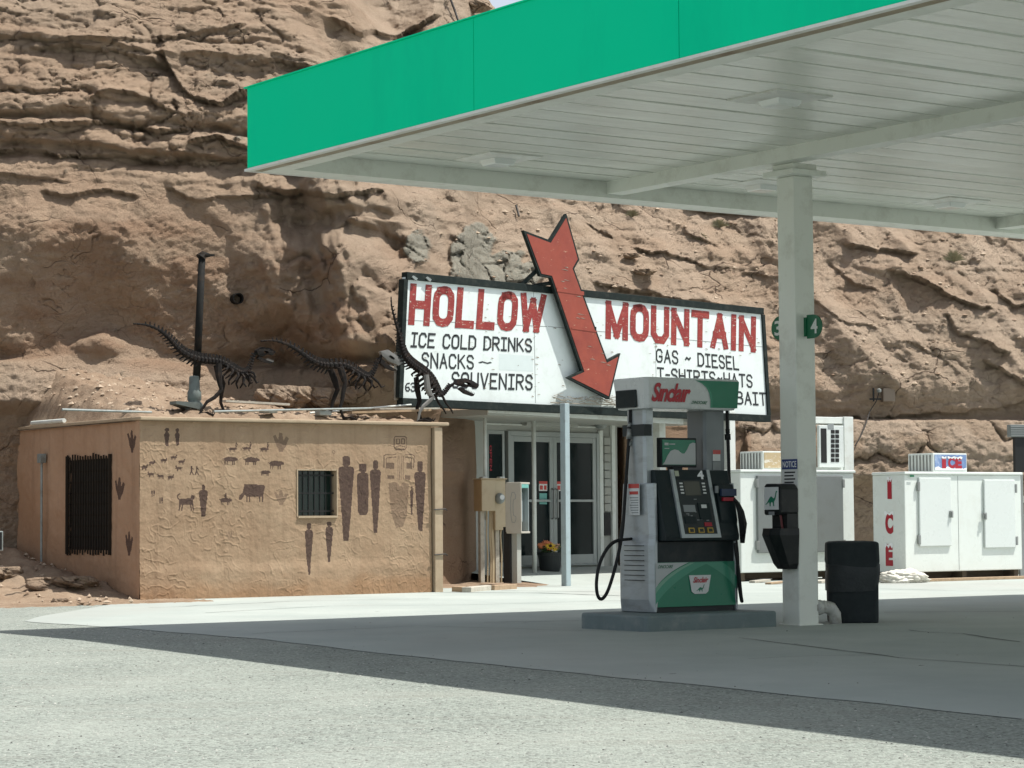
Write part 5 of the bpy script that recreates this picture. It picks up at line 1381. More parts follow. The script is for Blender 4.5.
x0, z1 = F2.hy(755.5, 475.5); x1, z0 = F2.hy(842, 551.5)
mb = MB(); mb.box(x0, x1, -.05, -.003, z0, z1); d2_ = mb.build('door', M['grey_door'], f2_, bevel=.01)
for z in (lerp(z0, z1, .1), lerp(z0, z1, .9)):
    for xa_ in (x0-.03, x1-.02):
        mb = MB(); mb.box(xa_, xa_+.05, -.062, -.01, z-.07, z+.07); mb.build('hinge', M['steel'], d2_, bevel=.006)
# window air conditioner in its white frame on top
ac = thing('air_conditioner', 'window air conditioner in a white frame on the grey-doored freezer', 'air conditioner', F2)
yy = .25; h2x = lambda px, py, y=yy: F2.hy(px, py, y)
x1, zt = h2x(853.3, 417.5); x0 = h2x(806, 420)[0]; zb = H2 + .002; xi = h2x(844, 420)[0]
mb = MB(); mb.box(xi, x1, yy, yy+.5, zb, zt+.01); mb.box(x0, xi-.001, yy+.02, yy+.5, h2x(830, 423.5)[1], zt); mb.box(x0, xi-.001, yy+.02, yy+.5, zb, zb+.05); mb.box(x0, x0+.08, yy+.02, yy+.5, zb+.051, h2x(830, 424)[1])
mb.build('housing', M['white_paint'], ac, bevel=.008)
ax0 = h2x(817.5, 430)[0]; ax1 = h2x(842, 430)[0]; az1_, az0_ = h2x(830, 425.5)[1], h2x(830, 467.5)[1]
mb = MB(); mb.box(ax0, ax1, yy-.04, yy+.018, az0_, az1_); uf = mb.build('front', M['ice_door'], ac, bevel=.01)
mb = MB(); s0, s1 = h2x(819, 430)[0], h2x(824.6, 430)[0]; mb.box(s0, s1, yy-.046, yy-.041, h2x(0, 462.5)[1] if False else h2x(822, 462.8)[1], h2x(822, 428.5)[1]); mb.build('intake', M['black_metal'], uf)
mb = MB()
for r in range(7):
    for c_ in range(2):
        a_ = h2x(829.2 + c_*4.4, 430 + r*4.75); b_ = h2x(832.8 + c_*4.4, 433.6 + r*4.75)
        mb.box(a_[0], b_[0], yy-.046, yy-.041, b_[1], a_[1])
mb.build('vent_grid', M['black_metal'], uf)
mb = MB(); a_ = h2x(826, 424); b_ = h2x(832, 429.5); mb.box(a_[0], b_[0], yy-.044, yy-.041, b_[1], a_[1]); mb.build('name_strip', M['label_grey'], uf)
# boards under the second freezer
for k, (a_, b_, h_) in enumerate((((742,580.5),(757,577.5),.05),((752,583),(768,581),.035),((768,584.5),(784,583),.03),((818,583.5),(826,581.5),.04))):
    pa = onz(a_[0], a_[1], .0); pb = onz(b_[0], a_[1]-.6, .0)
    mb = MB(); v = (pb-pa); v.normalize(); q_ = Vector((-v.y, v.x, 0))*.12
    zz = [0.0, h_]
    mb.loft([[tuple(pa+q_*s+Vector((0,0,z))) for s, z in ((-.5,0),(.5,0),(.5,h_),(-.5,h_))], [tuple(pb+q_*s+Vector((0,0,z+.015))) for s, z in ((-.5,0),(.5,0),(.5,h_),(-.5,h_))]])
    tag(mb.build('board', M['grey_wood'] if k != 2 else M['wood'], bevel=.004), ('thick pale board end by the pump hose under the grey-doored freezer', 'thin pale board lying flat left of the column base', 'brown board on the ground just left of the column', 'short board end between the column and the black bin')[k], 'board', 'scrap boards by the freezer')
# timber under the lettered freezer and bundled sheet
mb = MB(); mb.box(.05, IWd+.05, -.16, -.04, .0, .045); tag(mb.build('board', M['wood'], frame=FF, bevel=.006), 'long weathered board on the ground in front of the lettered freezer', 'board', 'scrap boards by the freezer')
bm = bmesh.new(); bmesh.ops.create_icosphere(bm, subdivisions=5, radius=1)
co = np.array([v.co[:] for v in bm.verts])
n_ = fbm(co[:,0]*1.6 + 3, co[:,1]*1.6 + co[:,2]*1.2, 3, .5, 401) ; n2 = ridged(co[:,0]*2.6 + co[:,2]*1.5, co[:,1]*1.4 - co[:,2]*3, 3, .5, 403)
p = onz(903, 582.5, .0)
for v, a_, b_ in zip(bm.verts, n_, n2): v.co *= 1 + .25*a_ + .12*b_; v.co = Vector((v.co.x*.36, v.co.y*.22, max(-.03, v.co.z*.12 + .065)))
me = bpy.data.meshes.new('plastic_sheet'); bm.to_mesh(me); bm.free(); me.polygons.foreach_set('use_smooth', [True]*len(me.polygons)); me.materials.append(M['tarp'])
o = bpy.data.objects.new('plastic_sheet', me); COL.objects.link(o); o.location = (p.x-.02, p.y-.12, .0); o.rotation_euler = (0, 0, rad(15))
tag(o, 'crumpled white plastic sheet bundled by the lettered freezer corner', 'plastic sheet')
# grey louvred unit and planks at the right edge
p = at(1016, 440, 38.5); FQ = Frame((p.x, p.y, 0), 20)
x0, z1 = FQ.hy(1010, 424.5); x1, z0 = FQ.hy(1019.5, 437)
vb = thing('vent_box', 'small grey louvred box high at the right edge', 'vent box', FQ)
mb = MB(); mb.box(x0, x1+.5, 0, .10, z0, z1); mb.build('case', M['grey_door'], vb, bevel=.008)
mb = MB()
for k in range(5): z = lerp(z0+.03, z1-.03, k/4); mb.box(x0+.01, x1+.46, -.012, -.001, z-.01, z+.006)
mb.build('louvre', M['steel'], vb)
z2 = FQ.hy(1015, 472)[1]
mb = MB(); mb.box(x0+.10, x1+.5, .02, .09, z2, z0-.003); mb.build('recess', M['black_metal'], vb)
mb = MB(); mb.box(x0+.16, x0+.24, .03, .08, 0, z2-.002); mb.build('leg', M['steel'], vb)
for k in range(9):
    z = .05 + k*.145; xa_ = FQ.hy(1022.5, 560, .5)[0] + random.uniform(-.03, .03)
    mb = MB(); mb.box(xa_, xa_+1.6, .42, .75, z, z+.11); 
    tag(mb.build('plank', M['wood'] if k % 2 else M['grey_wood'], frame=FQ, bevel=.006), 'rough plank in the tall stack right of the lettered freezer', 'plank', 'planks stacked at the right edge')
# ================================================================== billboard
bl = thing('billboard', 'long white billboard reading HOLLOW MOUNTAIN in worn red letters', 'billboard', FS)
SQ = lambda px, py, y=0.0: FS.hy(px, py, y)
TL, TR, BR, BL = SQ(405.5, 277), SQ(762.5, 312.5), SQ(768.5, 417), SQ(400.5, 400)
mb = MB(); mb.pxz([BL, BR, TR, TL], .0, .07); mb.build('panel', M['sign_white'], bl)
def bar(mb, a, b, w0, w1, y0=-.035, y1=.085):
    a, b = Vector(a), Vector(b); d_ = (b-a).normalized(); n_ = Vector((-d_.y, d_.x))
    mb.pxz([tuple(a-n_*w0), tuple(b-n_*w0), tuple(b+n_*w1), tuple(a+n_*w1)], y0, y1)
def inset(a, b, t): return (lerp(a[0], b[0], t), lerp(a[1], b[1], t))
mb = MB(); bar(mb, TL, TR, .035, .075); mb.build('frame', M['sign_frame'], bl, bevel=.006)
mb = MB(); bar(mb, BL, BR, .09, .03, -.05); mb.build('frame', M['sign_frame'], bl, bevel=.006)
mb = MB(); bar(mb, (BL[0]-.01, BL[1]+.031), (TL[0]-.01, TL[1]-.036), .035, .045, -.03); mb.build('frame', M['sign_frame'], bl)
mb = MB(); bar(mb, (BR[0], BR[1]+.031), (TR[0], TR[1]-.036), .03, .045, -.03); mb.build('frame', M['sign_frame'], bl)
mb = MB()
for a, b in (((533.5, 289), (535.5, 403)), ((655, 303), (656.5, 411)), ((404, 320), (547, 326.5)), ((548, 326.5), (764, 347))):
    p_, q_ = SQ(*a), SQ(*b); bar(mb, p_, q_, .004, .004, -.0025, -.0005)
mb.build('seam', M['label_grey'], bl)
def quad_fn(x0, x1, tl, tr, bl_, br_):
    """unit square to the sign face; corners measured in the photo"""
    a, b, c_, d_ = SQ(x0[0], tl), SQ(x1[0], tr), SQ(x0[1], bl_), SQ(x1[1], br_)
    def fn(u, v, k=0):
        top = Vector(a).lerp(Vector(b), u); bot = Vector(c_).lerp(Vector(d_), u); p = bot.lerp(top, v)
        return (p.x, -.0035 - .0006*k, p.y)
    return fn
def words(s, fn, w, gap, mat, sx=1.0, name='lettering'):
    mb = MB(); brush_text(mb, s, fn, w, gap, sx=sx); return mb.build(name, mat, bl, recalc=False)
words('HOLLOW'.replace('I', 'i'), quad_fn((413.5, 411), (543.5, 540.5), 283.5, 294, 325, 333.5), .20, .27, M['sign_red'], .80)
words('MOUNTAiN', quad_fn((608.5, 608), (753.5, 753), 300.5, 316.5, 339, 352.5), .20, .27, M['sign_red'], .80)
words('ICE COLD DRINKS', quad_fn((412.5, 411), (531, 531), 332, 338.5, 347.5, 352.5), .15, .26, M['sign_ink'])
words('SNACKS', quad_fn((422.5, 422), (473, 473), 352, 355, 368.5, 369.5), .14, .27, M['sign_ink'])
words('~', quad_fn((480, 480), (490, 490), 358, 359, 366, 367), .14, .2, M['sign_ink'])
words('SOUVENIRS', quad_fn((452.5, 452), (532, 531.5), 371.5, 374.5, 388.5, 390.5), .14, .27, M['sign_ink'])
words('GAS ~ DIESEL', quad_fn((656.5, 656.5), (737.5, 738.5), 348.5, 356.5, 362.5, 370.5), .14, .27, M['sign_ink'])
words('T-SHIRTS~HATS', quad_fn((657.5, 658), (751.5, 752), 367, 374.5, 381, 388), .14, .27, M['sign_ink'])
words('BAIT', quad_fn((736.5, 737), (765, 766), 391, 392.5, 404.5, 406), .14, .27, M['sign_ink'])
words('63', quad_fn((405.5, 405.5), (415, 415), 382, 382.5, 391.5, 392), .15, .2, M['sign_ink'])
# chips, stains and a repainted patch on the old panel
mb = MB(); mb.add([quad_fn((499, 499), (533, 533), 354, 356, 370, 371.5)(u, v) for u, v in ((0,0),(1,0),(1,1),(0,1))], [(0,1,2,3)])
o = mb.build('repaint_patch', paint('bluish patch paint', (.60,.67,.66), .6, var=.08, vs=6), bl, recalc=False)
for v in o.data.vertices: v.co.y += .002
mb = MB(); rng = random.Random(33)
for k in range(170):
    u = rng.random(); x = lerp(408, 760, u); yt, yb_2 = lerp(284, 318, u), lerp(397, 412, u); y = lerp(yt, yb_2, rng.random())
    if rng.random() < .45: x = rng.choice((534.5, 655.5, 600, 487, 705)) + rng.uniform(-4, 4)
    p_ = SQ(x, y); L_ = rng.uniform(.02, .09); h_ = rng.uniform(.004, .012)
    mb.add([(p_[0], -.0072, p_[1]), (p_[0]+L_, -.0072, p_[1]+rng.uniform(-.01, .01)), (p_[0]+L_*.7, -.0072, p_[1]+h_), (p_[0]+L_*.2, -.0072, p_[1]+h_*.8)], [(0,1,2,3)])
mb.build('chips', paint('bare brown chips', (.20,.155,.11), .8, var=.5, vs=9), bl, recalc=False)
# broken lath along the lower edge
mb = MB(); rng = random.Random(21)
for k in range(60):
    x = rng.uniform(552, 620); a_ = SQ(x, lerp(397.5, 401.5, (x-545)/77)+rng.uniform(-2.5, 2.2), -.06); L_ = rng.uniform(.05, .28); t_ = rng.uniform(-.25, .25)
    mb.pxz([(a_[0], a_[1]), (a_[0]+L_, a_[1]+t_*L_), (a_[0]+L_, a_[1]+t_*L_+.005), (a_[0], a_[1]+.008)], -.066-rng.random()*.015, -.055)
mb.build('splintered_lath', M['lath'], bl)
mb = MB(); p_, q_ = SQ(548, 402.5), SQ(618, 405); bar(mb, p_, q_, .012, .008, -.06, -.051); mb.build('ledge', M['lath'], bl)
for px_, py_ in ((412, 279), (426, 280)):
    mb = MB(); x, z = SQ(px_, py_); mb.pxz([(x-.05, z+.02), (x+.03, z-.03), (x+.06, z+.01), (x-.02, z+.045)], -.06, -.04); mb.build('clip', M['galv'], bl)
# braces behind
mb = MB()
for x in np.linspace(BL[0]+.3, BR[0]-.3, 6): mb.box(x-.04, x+.04, .09, .17, min(BL[1], BR[1])-.05, TL[1]-.1 if x < 3 else TR[1]-.1)
mb.build('stud', M['wood'], bl)
# pale flashing at its left edge
mb = MB(); a_, b_ = SQ(394.5, 401, .05), SQ(399.5, 340, .05); mb.box(a_[0], b_[0], .05, .06, SQ(397, 400, .05)[1], SQ(397, 352, .05)[1]); mb.build('flashing', M['lath'], bl)

# ------------------------------------------------------------------ arrow
AY = -.15
ar = thing('arrow_sign', 'big weathered red arrow pointing down across the billboard', 'arrow sign', FS)
APX = [(523.6,230.3),(550,240.2),(566.4,213.6),(579.4,259.7),(574.2,268.9),(607.3,360.1),(620.4,353.1),(609.4,399.2),(567.7,377.6),(582,370.5),(550.8,278),(540.3,275.9)]
AP = [FS.hy(x, y, AY) for x, y in APX]
mb = MB(); mb.pxz(AP, AY, AY+.06, 0); mb.build('edge_frame', M['sign_frame'], ar)
def shrink(poly, d_):
    n = len(poly); area = sum(poly[i][0]*poly[(i+1)%n][1] - poly[(i+1)%n][0]*poly[i][1] for i in range(n)); s = 1 if area > 0 else -1
    out = []
    for i in range(n):
        p0, p1, p2 = Vector(poly[i-1]), Vector(poly[i]), Vector(poly[(i+1)%n])
        a, b = (p1-p0).normalized(), (p2-p1).normalized()
        na, nb = Vector((-a.y, a.x))*s, Vector((-b.y, b.x))*s
        m_ = (na+nb).normalized(); k = d_/max(.45, m_.dot(na)); out.append(tuple(p1 + m_*k))
    return out
AI = shrink(AP, .038)
mb = MB(); mb.pxz(AI, AY-.006, AY-.001); mb.build('face', M['arrow_red'], ar)
mb = MB()
for a, b, wd in (((556.5, 289.5), (583.5, 293.5), .03), ((571, 328), (596, 331.5), .012)):
    p_, q_ = FS.hy(*a, AY), FS.hy(*b, AY); bar(mb, p_, q_, wd, wd, AY-.012, AY-.007)
mb.build('joint_strip', M['arrow_red'], ar)
mb = MB()
rng = random.Random(4)
for k in range(14):
    t = rng.random(); x = lerp(560, 602, t) + rng.uniform(-9, 9); y = lerp(262, 372, t); p_ = FS.hy(x, y, AY)
    mb.pxz([(p_[0], p_[1]), (p_[0]+rng.uniform(.05, .18), p_[1]-.012), (p_[0]+rng.uniform(.03, .1), p_[1]+.006)], AY-.0095, AY-.0065)
mb.build('flake', M['lath'], ar)
mb = MB()
for a, b in (((520, 282), (540, 264)), ((537, 279), (549, 283))):
    p_, q_ = FS.hy(*a, .0), FS.hy(*b, .0); mb.tube([(p_[0], .06, p_[1]-.1), (q_[0], AY+.065, q_[1])], .035, 6)
p_ = FS.hy(588, 330, 0); mb.box(p_[0]-.1, p_[0]+.1, AY+.06, -.002, p_[1]-.05, p_[1]+.05); mb.build('brace', M['sign_frame'], ar)

# ================================================================== shop front under the billboard
sh_ = thing('shop_front', 'white glazed shop entrance set into the rock under the billboard', 'shop front', FD)
dq = lambda px, py, y=0.0: FD.hy(px, py, y)
xL, xR = dq(484, 500)[0], dq(613, 500)[0]
zS = dq(550, 566)[1]; zT = 3.05
dz0, dz1 = zS, dq(550, 432)[1]
sx0, sx1 = dq(486.5, 500)[0], dq(504.5, 500)[0]
dx0, dx1 = dq(507, 500)[0], dq(598, 500)[0]
# wall round the openings
mb = MB(); mb.box(xL-.25, sx0, .0, .15, -.3, zT); mb.box(sx0+.001, dx1-.001, .0, .15, dz1+.002, zT); mb.box(dx1, xR+.12, .0, .15, -.3, zT); mb.box(sx0+.001, dx1-.001, 0, .15, -.3, dz0-.002)
mb.build('wall', M['siding'], sh_)
mb = MB()
for py in (417, 425.5): 
    z = dq(540, py)[1]; mb.box(sx0, dx1+.05, -.018, -.001, z-.012, z+.012)
mb.box(xR-.07, xR+.02, -.05, -.001, dz0-.05, zT-.3); mb.box(dx1+.002, dx1+.09, -.05, -.001, dz0-.05, dz1+.05)
mb.build('trim', M['white_paint'], sh_, bevel=.005)
lx0, lz1 = dq(541, 413.5, -.12); lx1, lz0 = dq(578, 427, -.12)
mb = MB(); mb.box(lx0-.35, lx1, -.13, -.002, lz0, lz1); mb.build('light_box', M['siding'], sh_, bevel=.008)
# sidelight
mb = MB(); mb.box(sx0, sx1, -.01, .02, dz1-.06, dz1); mb.box(sx0, sx1, -.01, .02, dz0, dz0+.08); mb.box(sx0, sx0+.05, -.0095, .0195, dz0+.081, dz1-.061); mb.box(sx1-.05, sx1, -.0095, .0195, dz0+.081, dz1-.061)
wd_ = mb.build('window', M['aluminium'], sh_)
mb = MB(); mb.box(sx0+.051, sx1-.051, .002, .012, dz0+.082, dz1-.062); mb.build('pane', M['glass_dark'], wd_)
mb = MB(); (ox0, oz1), (ox1, oz0) = dq(487.8, 446), dq(491.5, 470)
brush_text(mb, 'OPEN', lambda u, v, k: (lerp(ox0+.03, ox1+.02, v*.0+.5)+.05*(v-.5)*1, -.001-.0005*k, lerp(oz1, oz0, u)), w=.2, gap=.3)
nl = mb.build('window_lettering', M['red'], wd_, recalc=False)
# double doors
mid = dq(552.5, 500)[0]
mb = MB(); t = .06
mb.box(dx0, dx0+t, -.04, .06, dz0, dz1); mb.box(dx1-t, dx1, -.04, .06, dz0, dz1); mb.box(dx0+t+.001, dx1-t-.001, -.04, .06, dz1-.08, dz1); mb.box(dx0+t, dx1-t, -.06, .06, dz0-.0, dz0+.02)
mb.build('door_frame', M['aluminium'], sh_, bevel=.006)
def leaf(x0, x1, hside):
    z0, z1 = dz0+.022, dz1-.083; s = .085
    mb = MB(); mb.box(x0, x0+s, -.025, .02, z0, z1); mb.box(x1-s, x1, -.025, .02, z0, z1); mb.box(x0+s+.001, x1-s-.001, -.0245, .0195, z1-.09, z1); mb.box(x0+s+.001, x1-s-.001, -.0245, .0195, z0, z0+.16)
    o = mb.build('door', M['aluminium'], sh_, bevel=.004)
    mb = MB(); mb.box(x0+s, x1-s, .0, .008, z0+.16, z1-.09); mb.build('pane', M['glass_dark'], o)
    zc = lerp(z0, z1, .5)
    mb = MB(); mb.box(x0+s-.01, x1-s+.01, -.05, -.03, zc-.02, zc+.02); mb.build('push_bar', M['aluminium'], o, bevel=.004)
    hx = x1-s/2 if hside > 0 else x0+s/2
    mb = MB(); mb.tube([(hx, -.026, zc+.20), (hx, -.08, zc+.18), (hx, -.08, zc-.28), (hx, -.026, zc-.30)], .016, 8); mb.build('handle', M['steel'], o)
    dz_ = lerp(z0, z1, .60); dxx = x1-s-.24 if hside > 0 else x0+s+.01
    mb = MB(); mb.box(dxx, dxx+.20, -.003, -.001, dz_-.05, dz_+.11); d_ = mb.build('decal', M['label_white'], o)
    mb = MB(); mb.box(dxx, dxx+.20, -.006, -.0035, dz_+.065, dz_+.11); mb.box(dxx+.02, dxx+.09, -.006, -.0035, dz_-.03, dz_+.04); mb.box(dxx+.12, dxx+.18, -.006, -.0035, dz_-.03, dz_+.04); mb.build('decal_print', M['red_white'], d_)
    if hside > 0:
        mb = MB(); mb.box(dxx+.01, dxx+.19, -.003, -.001, dz_-.27, dz_-.09); mb.build('decal', M['teal'], o)
    return o
leaf(dx0+t+.003, mid-.003, 1); leaf(mid+.003, dx1-t-.003, -1)
# blocks and lamp to the right of the door
bx0, bx1 = dq(602.5, 500)[0], dq(608.5, 500)[0]
mb = MB()
for k in range(9):
    a_ = dq(605, 437.5 + k*8.3)[1]; b_ = dq(605, 445 + k*8.3)[1]; mb.box(bx0, bx1, -.06, -.002, b_, a_, 0)
mb.build('glass_blocks', M['siding'], sh_, bevel=.008)
mb = MB(); mb.box(bx0, bx1, -.045, -.002, dq(605, 535.5)[1], dq(605, 512.5)[1]); mb.build('recess', M['black_metal'], sh_)
lx, lz = dq(601, 423, -.1)
mb = MB(); mb.lathe([(.03, 0), (.09, .02), (.11, .10), (.09, .17), (.04, .2)], (lx, -.1), 16); o = mb.build('wall_lamp', M['galv'], sh_, smooth=True); 
for v in o.data.vertices: v.co.z += lz-.1
# porch roof
rz = FS.hy(560, 412.5, -.06)[1]
xa_, xb_ = SQ(494, 410)[0], SQ(735, 430)[0]
pr_ = thing('porch_roof', 'flat white-edged porch roof behind the billboard over the shop doors', 'porch roof', FS)
dpt = 2.35
zf0, zf1 = FS.hy(630, 421.5, .0)[1], FS.hy(630, 415.5, .0)[1]
zl0, zl1 = FS.hy(500, 412.5, .0)[1], FS.hy(500, 407, .0)[1]
mb = MB(); xm = FS.hy(689, 422, 0)[0]
mb.pxz([(xa_, zl0), (xm, zf0-.01), (xm, zf1), (xa_, zl1)], .12, .15); mb.build('fascia', M['white_paint'], pr_)
mb = MB(); mb.box(xa_+.02, xb_, .16, dpt, min(zl0, zf0)+.03, min(zl0, zf0)+.13); mb.build('ceiling', M['siding'], pr_)
mb = MB(); mb.box(xa_-.1, xb_+.3, .09, .119, zf0-.06, zf1-.02) ; 
mb = MB(); mb.pxz([(SQ(497, 402)[0], SQ(497, 404)[1]), (SQ(547, 404)[0], SQ(547, 406)[1]), (SQ(547, 404)[0], SQ(547, 409)[1]), (SQ(497, 402)[0], SQ(497, 407)[1])], -.02, .1); mb.build('beam', M['wood'], pr_)
# porch posts
def post(name, label, px_, py0, py1, w_, y, mat, round_=False, dark=False):
    f = FS; x, zb = f.hy(px_, py1, y); zt_ = f.hy(px_, py0, y)[1]
    mb = MB()
    if round_: mb.tube([(x, y, zb), (x, y, zt_)], w_/2, 12)
    else: mb.box(x-w_/2, x+w_/2, y-w_/2, y+w_/2, zb, zt_)
    tag(mb.build(name, mat, frame=f, bevel=0 if round_ else .008, smooth=round_), label, 'post', 'porch posts')
p = onz(566, 586, .0)
post('porch_post', 'square blue-grey porch post in front of the glass doors', 566.2, 403.5, 586.2, .105, (FS.I @ p).y, M['blue_grey'])
p = onz(534.5, 575.5, .07); post('porch_post', 'slim round white porch pole left of the blue-grey post', 534.8, 413, 575.8, .075, 1.25, M['white_paint'], True)
post('porch_post', 'white porch pole rising from behind the rock by the shop window', 485.5, 404, 520, .055, .9, M['white_paint'], True)
p = onz(660, 577, .06); post('porch_post', 'white porch post seen through the gap of the fuel pump', 660.5, 413.5, 577, .16, .6, M['white_paint'])
p = onz(731, 580, .0); post('porch_post', 'white porch post under the right end of the billboard', 731, 411, 580, .15, .03, M['white_paint'])
# porch slab rising to the sill
cpts = [FD.I @ onz(470, 584, .02), FD.I @ onz(760, 584, .0)]
mb = MB()
fx0, fx1 = dq(506, 560)[0]-1.2, 5.2
fy = -2.3
mb.add([(fx0, fy, -.02), (fx1, fy, -.02), (fx1, -.06, zS-.03), (fx0, -.06, zS-.03), (fx0, .1, zS-.03), (fx1, .1, zS-.03)], [(0,1,2,3), (3,2,5,4)])
structure(mb.build('porch_slab', M['concrete'], frame=FD))

# ================================================================== meter box and payphone
p = onz(482, 582.5, .03); FMB = Frame((p.x, p.y, 0), 30)
mt = thing('meter_cabinet', 'beige electric meter cabinet on two posts beside the adobe building', 'meter cabinet', FMB)
mq = lambda px, py, y=0.0: FMB.hy(px, py, y)
x0, z1 = mq(481.8, 479.5); x1, z0 = mq(495.8, 511)
x2, z2 = mq(506.5, 530)
mb = MB(); mb.box(x0, x1-.003, .0, .26, z0, z1); mb.build('cabinet', M['beige_metal'], mt, bevel=.008)
mb = MB(); mb.box(x0-.004, x0-.001, .01, .25, z0+.005, z1-.005); mb.build('flank_panel', M['beige_side'], mt)
mb = MB(); mb.box(x0-.02, x2+.01, -.02, .27, z1+.001, z1+.02); mb.build('lid', M['beige_metal'], mt, bevel=.006)
for px_ in (485.5, 503):
    mb = MB(); x, z = mq(px_, 478.5); mb.box(x-.05, x+.04, .0, .12, z1+.021, z1+.045); mb.build('cap', M['white_paint'], mt, bevel=.01)
mb = MB(); mb.box(x1, x2, .02, .22, z2, z1); mb.build('meter_box', M['beige_metal'], mt, bevel=.008)
cx_, cz_ = mq(499.8, 498.5)
mb = MB(); mb.loft([[(cx_+r*math.cos(k*math.pi/10), y, cz_+r*1.15*math.sin(k*math.pi/10)) for k in range(20)] for r, y in ((.075, .018), (.075, -.01), (.06, -.06), (.02, -.075))]); md = mb.build('meter', M['galv'], mt, smooth=True)
mb = MB(); mb.loft([[(cx_+r*math.cos(k*math.pi/8), y, cz_+.02+r*math.sin(k*math.pi/8)) for k in range(16)] for r, y in ((.04, -.072), (.04, -.078))]); mb.build('dial', M['label_white'], md)
for px_, w_ in ((482.7, .075), (497.6, .07)):
    mb = MB(); x = mq(px_, 550, .08)[0]; mb.box(x-w_/2, x+w_/2, .08, .16, -.05, z0 if px_ < 490 else z2); mb.build('post', M['grey_wood'], mt, bevel=.006)
for px_, r, top in ((487.2, .012, z0), (490.2, .014, z0), (492.2, .024, z0), (494, .010, z0), (501, .014, z2)):
    mb = MB(); x = mq(px_, 550, .1)[0]; mb.tube([(x, .1, -.05), (x+.01, .1, .45), (x-.008, .1, .75), (x, .1, top+.002)], r, 8); mb.build('conduit', M['beige_metal'], mt)
p = onz(509.5, 585.2, .0); FPH = Frame((p.x, p.y, 0), -24)
ph = thing('payphone', 'grey open-sided payphone booth on a short pedestal', 'payphone', FPH)
pq = lambda px, py, y=0.0: FPH.hy(px, py, y)
x0, z1 = pq(505.3, 482.3, -.12); x1, z0 = pq(521.3, 533.5, -.12)
dep = .34
mb = MB(); c_ = .03
mb.pxz([(x0, z0+c_), (x0+c_, z0), (x1-.005, z0), (x1, z0+.01), (x1, z1-.01), (x1-.005, z1), (x0+c_, z1), (x0, z1-c_)], -.12, -.095); o = mb.build('side_panel', M['phone_grey'], ph, bevel=.006)
# engraved handset
hs_ = [(.42,.80),(.58,.80),(.66,.74),(.66,.68),(.52,.66),(.49,.58),(.49,.42),(.53,.35),(.67,.33),(.67,.27),(.58,.21),(.42,.22),(.36,.32),(.33,.5),(.35,.70)]
mb = MB()
pts = [(lerp(x0, x1, u), lerp(z0, z1, v)) for u, v in hs_]
for a, b in zip(pts, pts[1:]+pts[:1]): bar(mb, a, b, .004, .004, -.1225, -.1205)
mb.build('handset_emblem', M['label_grey'], o)
mb = MB(); mb.box(x0, x1, -.0945, -.12+dep, z1-.03, z1-.001); mb.build('roof', M['phone_grey'], ph, bevel=.006)
mb = MB(); mb.box(x0, x1, -.0945, -.12+dep, z0+.001, z0+.03); mb.build('floor', M['phone_grey'], ph, bevel=.006)
mb = MB(); mb.box(x0, x1-.02, -.12+dep-.024, -.12+dep, z0+.031, z1-.031); mb.build('side_panel', M['phone_inside'], ph)
mb = MB(); mb.box(x0+.001, x0+.03, -.094, -.12+dep-.025, z0+.031, z1-.031); mb.build('back_panel', M['phone_inside'], ph)
mb = MB(); mb.box(x0+.031, x0+.17, -.06, .15, lerp(z0, z1, .22), lerp(z0, z1, .80)); tel = mb.build('telephone', M['phone_inside'], ph, bevel=.01)
mb = MB(); mb.tube([(x0+.185, -.03, lerp(z0, z1, .30)), (x0+.20, -.03, lerp(z0, z1, .5)), (x0+.185, -.03, lerp(z0, z1, .68))], .018, 8); mb.build('handset', M['rubber'], tel)
mb = MB(); mb.box(x0+.06, x1-.002, -.08, -.14+dep-.02, z1-.09, z1-.032); mb.build('lamp', M['teal'], ph, bevel=.006)
xa_, xb_ = pq(503.8, 550, -.06)[0], pq(516, 550, -.06)[0]; xm = lerp(xa_, xb_, .54)
mb = MB(); mb.box(xm, xb_, -.02, .14, -.03, z0+.0005); mb.build('pedestal', M['siding'], ph, bevel=.006)
mb = MB(); mb.box(xa_-.01, xm-.001, -.06, .12, -.03, z0+.1); mb.build('cable_box', M['black_metal'], ph, bevel=.006)
# timber sleepers lying at the foot of them
for k, (a_, b_, m_) in enumerate((((456, 590), (466, 590.5), 'wood'), ((466.5, 590.7), (490, 588.5), 'grey_wood'), ((490.5, 588.8), (513, 587.5), 'wood'))):
    pa, pb = onz(*a_, .02), onz(*b_, .02); v = (pb-pa).normalized(); q_ = Vector((-v.y, v.x, 0))*.14
    mb = MB(); mb.loft([[tuple(e+q_*s+Vector((0,0,z))) for s, z in ((-.5,-.04),(.5,-.04),(.5,.05),(-.5,.05))] for e in (pa, pb)])
    tag(mb.build('sleeper', M[m_], bevel=.008), ('short dark timber nearest the adobe end post on the dirt', 'pale middle timber lying in front of the meter posts', 'brown timber lying at the foot of the payphone')[k], 'timber', 'timbers edging the dirt patch')

